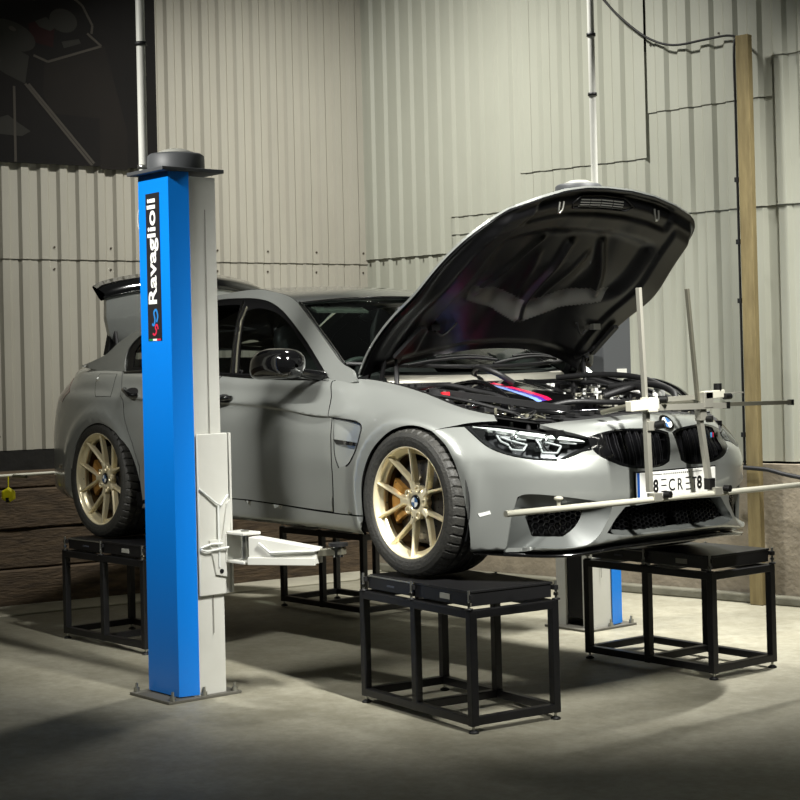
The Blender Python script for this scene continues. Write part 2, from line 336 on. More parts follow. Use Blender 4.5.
# ------------------------------------------------------------------ two-post lift
def lift_column(y0, side, label):
    """side=+1: opening towards +y"""
    root = empty('lift_column', (-1.095, y0, 0), label, 'lift column', 'two post lift columns')
    def Y(v): return v*side
    b = MB()   # blue cover, open U
    out = [(-.145, .075), (-.145, .012), (-.135, 0), (.140, 0), (.160, .10)]
    inn = [(x*.965, y+(.006 if y < .05 else 0)) for x, y in out]
    b.prism([(x, Y(y)) for x, y in (out+inn[::-1])][::side], .02, 2.475, BLUE); b.build('blue_cover', root)
    b = MB()   # grey profile with inner flanges
    prof = [(-.145, .076), (-.145, .25), (-.07, .25), (-.07, .235), (-.12, .235), (-.12, .05), (.12, .05), (.12, .235), (.07, .235), (.07, .25), (.152, .25), (.152, .076)]
    b.prism([(x, Y(y)) for x, y in prof+[(.148, .102), (.130, .022), (-.130, .022), (-.135, .102)]][::side], .012, 2.455, GREYM); b.build('column_profile', root)
    b = MB(); b.prism([(x, Y(y)) for x, y in ((.1601, .183), (.1601, .187), (.161, .187), (.161, .183))][::side], .3, 2.3, mat('seam', (128, 126, 118), .5)); b.build('seam_line', root)
    b = MB(); b.cyl((.0, Y(.16), .05), (.0, Y(.16), 2.44), .022, STEEL, 16); b.build('lift_screw', root)
    b = MB(); b.box((0, Y(.235), 1.25), (.13, .004, 2.38), MATTB); b.build('slot_cover', root)
    b = MB(); b.box((0, Y(.12), .007), (.36, .40, .014), mat('base_plate', (92, 90, 82), .6)); bp = b.build('base_plate', root, bevel=.003)
    for x in (-.165, .165):
        for y in (-.05, .29, .12):
            q = MB(); q.cyl((x, Y(y), .012), (x, Y(y), .034), .014, STEEL, 6); q.cyl((x, Y(y), .03), (x, Y(y), .055), .007, STEEL, 10); q.build('anchor_bolt', bp)
    b = MB(); b.box((0, Y(.125), 2.486), (.33, .34, .018), CAPG); b.build('top_plate', root, bevel=.003)
    b = MB(); b.lathe([(0, .085), (.125, .08), (.136, .07), (.138, .0), (.138, -.002)], (.0, Y(.13), 2.495), (0, 0, 1), CAPG, 48)
    b.lathe([(0, .108), (.05, .104), (.085, .09), (.088, .08)], (.0, Y(.13), 2.495), (0, 0, 1), mat('cap_dome', (150, 150, 142), .5), 40); b.build('drive_cap', root)
    return root
near = lift_column(-1.53, 1, 'near blue and grey lift column standing before the car, with the name sticker')
far = lift_column(1.45, -1, 'far blue and grey lift column behind the raised bonnet')
# carriage and arm of the near column
b = MB(); b.box((.168, .190, .86), (.014, .168, .76), GREYM); b.box((.06, .30, .86), (.19, .014, .76), GREYM); b.box((0, .15, .86), (.16, .12, .7), GREYM); car_ = b.build('carriage', near, bevel=.004)
b = MB(); X0 = .1755
b.add([(X0+dx, y, z) for dx in (0, .012) for y, z in ((.155, .74), (.19, .575), (.255, .56), (.28, .93), (.255, .905), (.225, .74))],
      [(0, 1, 2, 3, 4, 5), (11, 10, 9, 8, 7, 6), (0, 6, 7, 1), (1, 7, 8, 2), (2, 8, 9, 3), (3, 9, 10, 4), (4, 10, 11, 5), (5, 11, 6, 0)], GREYM)
b.cyl((X0+.012, .217, .59), (X0+.016, .217, .59), .011, BLACK, 10)
for pts in ([(.185, .105, .985), (.19, .19, .915), (.19, .217, .900), (.19, .26, .948)], [(.19, .205, .90), (.19, .205, .61)], [(.19, .105, .708), (.195, .155, .722), (.205, .215, .722)], [(.19, .105, .70), (.195, .135, .690), (.21, .245, .702)]):
    b.tube(pts, .0055, WARMW, 8)
b.build('latch_bracket', near, bevel=.001)
# arm
arm = empty('lift_arm', (-.850, -1.235, .697), 'pale grey swing arm of the near lift column reaching under the sill', 'lift arm')
b = MB()
b.box((.01, 0, .072), (.16, .10, .014), GREYM); b.box((.01, 0, -.062), (.16, .10, .014), GREYM); b.box((-.062, 0, 0), (.02, .11, .14), GREYM); b.cyl((.03, 0, -.075), (.03, 0, .085), .020, STEEL, 16)
b.build('pivot_fork', arm, bevel=.004)
P0, P1 = np.array([.085, .01, -.002]), np.array([.40, .16, -.012])
d = (P1-P0)/np.linalg.norm(P1-P0); sd = np.cross((0, 0, 1), d); sd /= np.linalg.norm(sd)
def armsec(p, h0, h1, w): return [p+sd*w+np.array([0, 0, h0]), p-sd*w+np.array([0, 0, h0]), p-sd*w+np.array([0, 0, h1]), p+sd*w+np.array([0, 0, h1])]
A, B_ = armsec(P0, -.066, .062, .045), armsec(P1, -.046, .026, .035)
b = MB(); b.add(A+B_, [(0, 1, 2, 3), (7, 6, 5, 4), (0, 4, 5, 1), (1, 5, 6, 2), (2, 6, 7, 3), (3, 7, 4, 0)], GREYM)
b.bar(P0-sd*.050+np.array([0, 0, -.050]), P1-sd*.040+np.array([0, 0, -.035]), .016, .034, GREYM)
b.tube([P0-sd*.056+d*.06+np.array([0, 0, .038]), P0-sd*.054+d*.12+np.array([0, 0, -.004]), P1-sd*.045+np.array([0, 0, .015]), P1-sd*.03+d*.02+np.array([0, 0, .022])], .006, WARMW, 8)
b.build('outer_arm', arm, bevel=.004)
b = MB(); P2 = P1+d*.13+np.array([0, 0, .018]); b.bar(P1-d*.12+np.array([0, 0, -.01]), P2, .045, .034, ALUD); b.build('inner_arm', arm, bevel=.003)
b = MB(); b.cyl(P2-d*.03+np.array([0, 0, -.03]), P2-d*.03+np.array([0, 0, .03]), .024, CHROME, 20); b.cyl(P2-d*.03+np.array([0, 0, .02]), P2-d*.03+np.array([0, 0, .035]), .045, MATTB, 24); b.build('lift_pad', arm)
# sticker with lettering on the near column
b = MB(); b.box((.0, 0, 0), (.125, .0016, .70), mat('sticker_black', (34, 32, 34), .4)); st = b.build('name_sticker', near, loc=(-.004, -.0012, 2.035))
ST_FN = lambda x, y, h: (-y, -.0012-h*.4-.0002, x)
tb = text_mesh('Ravaglioli', .104, ST_FN, WHITE, st, bold=.0022, width=.50); q = tb.build('lettering', st, loc=(0, 0, .075)); q['label'] = 'white maker name running up the sticker'
LB1 = mat('logo_blue', (40, 120, 190), .4); LR1 = mat('logo_red', (200, 40, 70), .4)
def ribbon(pts, w, m, name):
    q = MB(); P = [np.array(p, float) for p in catmull(pts, 6)]; V = []
    for i, p in enumerate(P):
        t = P[min(i+1, len(P)-1)]-P[max(i-1, 0)]; n_ = np.array([-t[1], t[0]])/np.linalg.norm(t)*w/2; V.append([(p[0]+n_[0], -.0020, p[1]+n_[1]), (p[0]-n_[0], -.0020, p[1]-n_[1])])
    q.grid(V, m, False); q.build(name, st)
ribbon([(-.022, -.27), (-.006, -.275), (.004, -.25), (-.004, -.215), (.018, -.205), (.030, -.235), (.018, -.262)], .012, LB1, 'logo')
ribbon([(-.018, -.315), (.0, -.322), (.016, -.305), (.006, -.285), (.022, -.275), (.032, -.296)], .010, LR1, 'logo')
for x, m in ((-.035, mat('flag_green', (30, 120, 60), .5)), (0, WHITE), (.035, LR1)):
    q = MB(); q.box((x, -.0014, -.345), (.035, .001, .009), m); q.build('tricolour_strip', st)
b = MB(); pts = [(-.146, .06, 2.40), (-.18, .05, 2.37), (-.19, .03, 2.30), (-.17, .02, 2.24), (-.146, .02, 2.21)]; b.tube(catmull(pts, 6), .006, mat('cable_grey', (150, 148, 138), .5), 8); b.build('cable_loop', near)
# conduits from the column tops up to the ceiling
for x, y, lab, r in ((-1.185, -1.525, 'grey conduit pole rising from the near blue lift column', .021), (-1.06, 1.42, 'thin grey conduit rising behind the raised bonnet from the far lift column', .020)):
    c = MB(); c.cyl((x, y, 2.4955), (x, y, 4.9), r, GREYM, 16); o = tag(c.build('conduit'), lab, 'conduit', 'conduits above the lift columns')
    for z in (2.51, 3.1, 3.45):
        k_ = MB(); k_.lathe([(r+.0005, 0), (r+.007, 0), (r+.007, .018), (r+.0005, .018)], (x, y, z), (0, 0, 1), STEEL if z < 2.6 else MATTB, 20); k_.build('conduit_collar', o)
# control cabinet on the far column
b = MB(); b.box((0, 0, 0), (.155, .225, .58), CAPG); cb = tag(b.build('control_cabinet', loc=(-.852, 1.275, 1.73), bevel=.006), 'dark grey control cabinet on the side of the far lift column', 'cabinet')
b = MB(); b.box((.08, .03, -.25), (.004, .08, .03), GREYM); b.build('label_plate', cb)
# ------------------------------------------------------------------ stands and wheel platforms

def stand(x, y, rot, lab, full=True):
    """near front corner at (x,y); extends -x by SBX and +y by SBY"""
    root = empty('wheel_stand', (x, y, 0), lab, 'wheel stand', 'black steel stands under the wheels', rot)
    t = .036; X = LONG; Y = SHORT; z0, z1 = .03, .5125
    b = MB()
    for px in (0, -X/2, -X):
        for py in (0, Y): 
            sx = t/2 if px == -X else (-t/2 if px == 0 else 0); sy = t/2 if py == 0 else -t/2
            q = MB(); q.box((px+sx, py+sy, (z0+z1)/2), (t, t, z1-z0), STAND); q.build('leg', root, bevel=.003)
            if px != -X/2:
                f = MB(); f.cyl((px+sx, py+sy, .012), (px+sx, py+sy, .04), .006, STEEL, 10); f.lathe([(0, 0), (.022, 0), (.022, .006), (.010, .014), (0, .014)], (px+sx, py+sy, 0), (0, 0, 1), MATTB, 16); f.build('levelling_foot', root)
    for nm, zz in (('top_frame', z1-t/2), ('bottom_frame', z0+t/2+.002)):
        q = MB()
        for py in (t/2, Y-t/2): q.box((-X/2, py, zz), (X-.001, t*.98, t*.98), STAND)
        for px in (-t/2, -X/2, -X+t/2): q.box((px, Y/2, zz), (t*.98, Y-.001, t*.98), STAND)
        q.build(nm, root, bevel=.003)
    return root
LONG, SHORT = .8822, .4681
HC = .5917
spec = [((.5559, -1.0396), -.1047, 'black steel stand under the front wheel nearest the camera', 'black scale platform under the near front wheel'),
        ((.5168, .5318), -.0187, 'black steel stand under the far front wheel, right of the bumper', 'black scale platform under the far front wheel below the bumper'),
        ((-2.1967, -.9925), .0325, 'black steel stand under the near rear wheel, left of the blue column', 'black scale platform under the near rear wheel'),
        ((-2.3129, .6039), .01, 'black steel stand under the far rear wheel, seen below the sill', 'black scale platform under the far rear wheel')]
for (x, y), rot, lab, lab2 in spec:
    stand(x, y, rot, lab)
    r = empty('wheel_platform', (x, y, .5125), lab2, 'scale platform', 'black scale platforms on the stands', rot)
    Y0, Y1 = .02, SHORT-.02
    q = MB(); q.box((-.235, (Y0+Y1)/2, .0405), (.42, Y1-Y0, .057), PAD); q.box((-.235, (Y0+Y1)/2, .0735), (.43, Y1-Y0+.01, .010), PAD); q.build('front_plate', r, bevel=.002)
    q = MB(); q.box((-.645, (Y0+Y1)/2, .0385), (.38, Y1-Y0, .053), PAD); q.box((-.645, (Y0+Y1)/2, .0695), (.385, Y1-Y0+.006, .006), STEEL); q.box((-.645, (Y0+Y1)/2, .0735), (.37, Y1-Y0-.012, .005), PAD); q.build('rear_plate', r, bevel=.002)
    q = MB(); q.box((-.21, Y0-.001, .040), (.075, .004, .024), mat('label_silver', (150, 150, 142), .4)); q.build('maker_plate', r, bevel=.001)
    q = MB(); q.box((-.64, Y0-.001, .038), (.06, .004, .008), mat('handle_grey', (70, 74, 84), .4)); q.build('handle', r)
    for px in (-.013, -.45, -.85):
        for py in (Y0-.016, Y1+.016):
            q = MB(); q.cyl((px, py, .0), (px, py, .082), .006, STEEL, 10); q.lathe([(0, 0), (.018, 0), (.018, .006), (0, .006)], (px, py, .001), (0, 0, 1), MATTB, 16)
            q.lathe([(.0, .0), (.011, .0), (.011, .012), (0, .012)], (px, py, .02), (0, 0, 1), CHROME, 8, smooth=False); q.box((px, py+(.008 if py < 0.1 else -.008), .055), (.03, .02, .02), MATTB); q.build('adjuster', r)
# ------------------------------------------------------------------ the car: body surface

ST=[
((.800,0.00),[.15,.19,.27,.36,.45,.52,.58,.63,.67,.695,.705],[.06,.0,.020,.018,.018,.020,.03,.05,.08,.12,.18]),
((.795,-.20),[.15,.19,.27,.36,.45,.52,.58,.63,.665,.69,.70],[.06,.0,.020,.018,.018,.022,.036,.056,.086,.125,.183]),
((.760,-.40),[.145,.175,.27,.36,.45,.52,.575,.62,.655,.68,.69],[.06,.0,.01,.0,.0,.015,.052,.072,.10,.135,.19]),
((.680,-.58),[.13,.15,.27,.36,.45,.52,.57,.61,.645,.67,.685],[.05,.0,.0,.0,.0,.018,.052,.080,.115,.155,.21]),
((.560,-.72),[.13,.15,.27,.36,.45,.52,.57,.61,.65,.68,.695],[.05,.0,.0,.0,.0,.012,.038,.070,.11,.158,.215]),
((.420,-.815),[.13,.15,.27,.36,.45,.52,.58,.63,.67,.70,.715],[.05,.0,.0,.0,.0,.005,.025,.055,.095,.14,.19]),
((.250,-.885),[.13,.15,.27,.36,.45,.53,.60,.66,.70,.73,.745],[.05,.01,.0,.0,.0,.002,.02,.05,.09,.13,.18]),
((.000,-.930),[.16,.20,.28,.38,.48,.56,.65,.71,.755,.785,.80],[.05,.02,.01,0,0,.005,.025,.06,.11,.16,.21]),
((-.30,-.930),[.165,.20,.28,.40,.50,.60,.69,.75,.80,.84,.86],[.06,.03,.02,.01,.005,.01,.03,.06,.10,.15,.20]),
((-.55,-.912),[.17,.20,.27,.40,.52,.62,.705,0.7210,.80,.86,.895],[.06,.03,.02,.01,0,.004,.0225,.0165,.055,.09,.15]),
((-1.0,-.895),[.17,.20,.27,.40,.52,.64,.735,0.7510,.82,.87,.90],[.06,.02,.015,.005,0,.004,.0225,.0145,.045,.065,.10]),
((-1.5,-.890),[.17,.20,.27,.40,.52,.66,.765,0.7810,.84,.885,.915],[.06,.02,.015,.005,0,.004,.0235,.0150,.045,.065,.10]),
((-2.0,-.895),[.17,.20,.27,.40,.52,.67,.78,0.7960,.86,.905,.935],[.06,.02,.015,.005,0,.005,.026,.018,.05,.07,.105]),
((-2.45,-.925),[.17,.20,.28,.40,.52,.68,.79,0.8060,.87,.92,.955],[.07,.03,.02,.01,0,.010,.042,.040,.085,.115,.16]),
((-2.812,-.942),[.18,.21,.28,.40,.52,.68,.80,.85,.895,.94,.975],[.07,.03,.015,0,0,.01,.04,.08,.11,.15,.20]),
((-3.15,-.925),[.19,.22,.29,.40,.52,.67,.80,.86,.91,.955,.985],[.07,.03,.0,0,0,.01,.04,.08,.11,.15,.20]),
((-3.45,-.86),[.20,.23,.29,.41,.53,.67,.80,.86,.915,.96,.99],[.07,.03,.0,0,0,.01,.035,.075,.12,.15,.21]),
((-3.68,-.72),[.20,.24,.30,.42,.54,.68,.80,.87,.93,.975,1.0],[.06,.02,0,0,0,.01,.035,.08,.13,.16,.22]),
((-3.80,-.50),[.20,.24,.30,.42,.54,.68,.80,.87,.93,.975,1.0],[.06,.02,0,0,0,.01,.035,.08,.13,.16,.22]),
((-3.85,-.25),[.20,.24,.30,.42,.54,.68,.80,.87,.93,.975,1.0],[.06,.02,0,0,0,.01,.035,.08,.13,.16,.22]),
((-3.86,0.00),[.20,.24,.30,.42,.54,.68,.80,.87,.93,.975,1.0],[.06,.02,0,0,0,.01,.035,.08,.13,.16,.22])]
BP=np.array([a[0] for a in ST]);ZL=np.array([a[1] for a in ST]);IN=np.array([a[2] for a in ST])
SK=np.concatenate([[0],np.cumsum(np.hypot(*np.diff(BP,axis=0).T))])
def spl(x,y):
    # clamped-ish natural cubic; y (n,k)
    n=len(x);h=np.diff(x);A=np.zeros((n,n));b=np.zeros((n,)+y.shape[1:])
    A[0,0]=A[-1,-1]=1
    for i in range(1,n-1):
        A[i,i-1]=h[i-1];A[i,i]=2*(h[i-1]+h[i]);A[i,i+1]=h[i]
        b[i]=6*((y[i+1]-y[i])/h[i]-(y[i]-y[i-1])/h[i-1])
    M=np.linalg.solve(A,b)
    def ev(t,d=0):
        t=np.asarray(t,float);i=np.clip(np.searchsorted(x,t)-1,0,n-2);hh=h[i][:,None];a=(x[i+1]-t)[:,None];c=(t-x[i])[:,None]
        if d: return -M[i]*a**2/(2*hh)+M[i+1]*c**2/(2*hh)-(y[i]/hh-M[i]*hh/6)+(y[i+1]/hh-M[i+1]*hh/6)
        return M[i]*a**3/(6*hh)+M[i+1]*c**3/(6*hh)+(y[i]/hh-M[i]*hh/6)*a+(y[i+1]/hh-M[i+1]*hh/6)*c
    return ev
# mirror-extend for clean symmetry at the ends
def ext(v,odd):
    a=v[1:4][::-1]*(np.array(odd)) ; b=v[-4:-1][::-1]*(np.array(odd)); return np.concatenate([a,v,b])
SX=np.concatenate([-SK[1:4][::-1],SK,2*SK[-1]-SK[-4:-1][::-1]])
fB=spl(SX,ext(BP,[1,-1]));fZ=spl(SX,ext(ZL,[1]*11));fI=spl(SX,ext(IN,[1]*11))
def pch(y,t):
    # y (m,11) values at t=0..10 ; t (m,)
    m=len(t);d=np.diff(y,axis=1);D=np.zeros_like(y)
    a,b=d[:,:-1],d[:,1:]
    D[:,1:-1]=np.where(a*b>0,2*a*b/np.where(a+b==0,1,a+b),0);D[:,0]=d[:,0];D[:,-1]=d[:,-1]
    i=np.clip(t.astype(int),0,9);u=t-i;r=np.arange(m)
    y0,y1,m0,m1=y[r,i],y[r,i+1],D[r,i],D[r,i+1]
    return (2*u**3-3*u**2+1)*y0+(u**3-2*u**2+u)*m0+(-2*u**3+3*u**2)*y1+(u**3-u**2)*m1
def body(s,t,off=0.):
    s=np.atleast_1d(np.asarray(s,float));t=np.atleast_1d(np.asarray(t,float))
    b=fB(s);T=fB(s,1);T/=np.linalg.norm(T,axis=1)[:,None]
    n=np.stack([-T[:,1],T[:,0]],1)  # outward?
    n=np.where((n*np.array([0,-1])).sum(1)[:,None]+0*n>-9,n,n)
    z=pch(fZ(s),t);I=pch(fI(s),t)
    # direction: travelling from nose along -y side to tail, outward is to the left of travel reversed
    n=np.stack([-T[:,1],T[:,0]],1)
    o=b-n*(I[:,None]-off)
    for cx in (0.,-2.812):
        d=np.hypot(o[:,0]-cx,z-.334); w=.016*np.exp(-((d-.375)/.045)**2)*(o[:,1]<-.6)
        o=o+n*w[:,None]
    return np.stack([o[:,0],o[:,1],z],1)

PT = {
 'fender':[(2.066,9.42),(2.003,7.89),(1.977,6.44),(1.952,4.84),(1.948,3.51),(1.973,1.9),(1.88,1.85),(1.716,1.83),(1.72,2.46),(1.707,3.16),(1.669,3.98),(1.615,4.79),(1.539,5.51),(1.463,6.04),(1.383,6.52),(1.311,6.69),(1.235,6.59),(1.13,7.42),(1.066,8.1),(0.94,8.82),(0.98,10),(1.14,10),(1.39,10),(1.69,10),(1.9,10)],
 'door_front':[(1.99,10),(2.074,9.45),(2.011,7.89),(1.982,6.52),(1.96,4.81),(1.956,3.51),(1.982,1.95),(2.433,2.08),(2.918,2.21),(3.06,1.9),(3.06,10)],
 'door_rear':[(3.07,10),(3.07,1.9),(3.45,2.0),(3.744,1.58),(3.753,2.61),(3.744,3.23),(3.787,4.14),(3.837,4.54),(3.871,4.86),(3.93,5.64),(4.044,7.92),(4.149,9.6)],
 'sill':[(1.75,0.0),(1.716,1.75),(1.88,1.78),(1.982,1.83),(2.433,2.01),(2.918,2.16),(3.07,1.85),(3.45,1.95),(3.744,1.3),(3.78,0.6),(3.5,0.3)],
 'quarter':[(4.166,9.65),(4.052,7.89),(3.938,5.64),(3.879,4.86),(3.841,4.51),(3.795,4.14),(3.753,3.23),(3.757,2.61),(3.757,2.56),(3.778,3.28),(3.812,3.93),(3.862,4.24),(3.896,4.36),(3.955,4.61),(4.056,4.81),(4.158,4.91),(4.263,4.81),(4.347,4.61),(4.411,4.29),(4.444,4.01),(4.478,3.43),(4.495,2.96),(4.757,2.63),(5.62,5.2),(5.62,10),(5.1,10),(4.8,10),(4.5,10),(4.2,10)],
 'rear_bumper':[(4.495,2.91),(4.495,2.61),(4.512,1.55),(4.6,0),(5.0,0),(5.877,0),(5.877,5.1),(5.3,5.1)],
 'tail':[(4.896,8.15),(4.689,6.67),(4.744,5.81),(5.2,5.9),(5.55,6.0),(5.55,7.8),(5.0,7.8)],
 'flap':[(4.398,8.85),(4.191,9.07),(4.141,7.87),(4.094,6.34),(4.259,6.22),(4.343,6.99)],
 'headlight':[(1.083,7.62),(1.016,6.87),(0.953,6.19),(0.889,5.79),(0.801,5.41),(0.691,5.14),(0.615,5.09),(0.552,5.51),(0.51,5.76),(0.468,5.86),(0.463,6.49),(0.476,6.77),(0.556,7.32),(0.708,7.94),(0.813,8.12),(0.915,8.15),(1.012,7.99)],
 'bumper_edge':[(1.125,7.32),(1.235,6.59),(1.151,6.04),(1.1,5.19),(1.071,4.06),(1.05,3.01),(1.033,2.03),(1.02,1.43),(1.041,0.1),(0.885,0.0),(0.6,0),(0.4,0),(0.2,0),(0,0),(0,0.98),(0.193,0.9),(0.333,1.1),(0.421,1.4),(0.32,2.46),(0.168,2.53),(0,2.58),(0,10),(0.2,10),(0.4,10),(0.55,10),(0.704,9.07),(0.598,8.17),(0.527,7.57),(0.468,7.04),(0.459,6.49),(0.463,5.76),(0.51,5.69),(0.552,5.41),(0.615,5.01),(0.691,5.04),(0.801,5.31),(0.889,5.69),(0.953,6.09),(1.016,6.77),(1.083,7.49)],
 'kidney':[(0.379,7.14),(0.29,7.37),(0.181,7.19),(0.084,6.97),(0.033,6.67),(0.037,5.59),(0.054,4.76),(0.096,4.41),(0.227,4.41),(0.316,4.64),(0.366,5.01),(0.379,5.84)],
 'kid_surround':[(0.468,7.04),(0.4,7.37),(0.286,7.59),(0.177,7.39),(0.058,7.14),(0.012,6.79),(0.021,5.59),(0.037,4.61),(0.084,4.29),(0.227,4.26),(0.333,4.49),(0.392,4.86),(0.438,5.24),(0.463,5.81)],
 'intake_c':[(0.004,2.56),(0.168,2.53),(0.32,2.46),(0.421,1.4),(0.333,1.1),(0.193,0.9),(0.016,0.98)],
 'intake_cm':[(0.004,2.46),(0.172,2.46),(0.312,2.41),(0.413,1.5),(0.248,1.25),(0.025,1.25)],
 'intake_o':[(0.813,3.13),(0.784,3.28),(0.695,3.23),(0.569,3.03),(0.455,2.81),(0.392,2.61),(0.396,2.11),(0.446,1.45),(0.497,1.1),(0.548,0.9),(0.636,1.03),(0.742,1.15),(0.805,0.15),(0.893,0.0),(0.847,2.03)],
 'intake_om':[(0.792,2.51),(0.653,2.43),(0.514,2.36),(0.527,1.95),(0.56,1.65),(0.615,1.45),(0.759,1.48),(0.784,1.95)],
 'handle_f':[(2.96,7.47),(2.855,7.74)],
 'handle_r':[(3.968,7.72),(3.791,7.59)],
 'vent':[(1.965,6.07),(1.863,6.02),(1.775,5.96),(1.724,5.74),(1.72,5.26),(1.737,4.59),(1.792,3.98),(1.83,3.76),(1.901,3.61),(1.931,4.14),(1.935,5.09)],
 'vent_blade':[(1.935,4.89),(1.737,4.91),(1.754,4.74),(1.906,4.66)],
 'crease':[(1.973,6.52),(2.416,6.74),(2.825,6.97)],
 'reflector':[(0.986,2.33),(0.936,2.46),(0.931,2.31),(0.978,2.18)],
 'tow':[(0.425,3.81),(0.451,3.61)],
 'seam':[(4.719,2.51),(4.499,2.96)],
}
P2 = {
 'rail':[(-0.652,0.961),(-0.802,1.048),(-1.0,1.158),(-1.224,1.279),(-1.313,1.315),(-1.393,1.337),(-1.505,1.356),(-1.666,1.38),(-1.855,1.379),(-2.04,1.366),(-2.236,1.348),(-2.425,1.319),(-2.599,1.266),(-2.771,1.202),(-2.862,1.173),(-2.956,1.131),(-3.005,1.091),(-3.048,1.057),(-3.189,1.021),(-3.305,0.996)],
 'band_low':[(-0.684,0.875),(-0.838,0.971),(-1.003,1.073),(-1.111,1.132),(-1.236,1.197),(-1.36,1.257),(-1.51,1.308),(-1.67,1.332),(-1.822,1.339),(-2.02,1.343),(-2.216,1.324),(-2.4,1.289),(-2.568,1.23),(-2.697,1.182),(-2.767,1.144),(-2.803,1.104),(-2.811,1.058),(-2.781,0.999),(-2.743,0.958)],
 'base':[(-2.732,0.944),(-2.457,0.954),(-1.912,0.931),(-1.508,0.91),(-1.047,0.895),(-0.684,0.875)],
 'cowl':[(-0.681,0.87),(-0.575,0.867),(-0.488,0.88),(-0.525,0.904),(-0.562,0.942),(-0.652,0.961)],
 'qbase':[(-2.738,0.953),(-3.072,0.969),(-3.303,0.993)],
 'glass_f':[(-1.544,0.929),(-1.633,1.08),(-1.704,1.215),(-1.703,1.263),(-1.626,1.276),(-1.526,1.269),(-1.393,1.24),(-1.252,1.182),(-1.08,1.085),(-0.915,0.987),(-0.803,0.912)],
 'glass_r':[(-1.632,0.933),(-1.706,1.081),(-1.769,1.217),(-1.797,1.302),(-1.996,1.309),(-2.186,1.289),(-2.367,1.251),(-2.538,1.194),(-2.641,1.157),(-2.707,1.113),(-2.726,1.067),(-2.679,0.98)],
 'bp1':[(-1.622,0.932),(-1.697,1.081),(-1.754,1.217),(-1.782,1.321),(-1.765,1.317),(-1.739,1.216),(-1.682,1.081),(-1.608,0.932)],
 'bp2':[(-1.574,0.932),(-1.657,1.08),(-1.724,1.216),(-1.725,1.291),(-1.71,1.285),(-1.711,1.215),(-1.644,1.08),(-1.56,0.932)],
}
car = empty('car', (0, 0, HC), 'grey saloon car with gold wheels and open bonnet raised on four black stands', 'car')
def cross_in(P, x, y):
    n = len(P); c = False; j = n-1
    for i in range(n):
        if (P[i][1] > y) != (P[j][1] > y) and x < (P[j][0]-P[i][0])*(y-P[i][1])/(P[j][1]-P[i][1])+P[i][0]: c = not c
        j = i
    return c
def chaikin(P, it=2, lim=38):
    for _ in range(it):
        Q = []; n = len(P)
        for i in range(n):
            a, p, c = P[i-1], P[i], P[(i+1) % n]
            v1 = (p[0]-a[0], p[1]-a[1]); v2 = (c[0]-p[0], c[1]-p[1]); ang = abs(math.degrees(math.atan2(v1[0]*v2[1]-v1[1]*v2[0], v1[0]*v2[0]+v1[1]*v2[1])))
            if ang > lim or ang < 1: Q.append(p)
            else:
                Q.append((p[0]-.25*v1[0], p[1]-.25*v1[1])); Q.append((p[0]+.25*v2[0], p[1]+.25*v2[1]))
        P = Q
    return P
def dens(P, step):
    Q = []
    for i in range(len(P)):
        a, b_ = P[i], P[(i+1) % len(P)]; k = max(1, int(math.hypot(b_[0]-a[0], b_[1]-a[1])/step))
        for j in range(k): Q.append((a[0]+(b_[0]-a[0])*j/k, a[1]+(b_[1]-a[1])*j/k))
    return Q
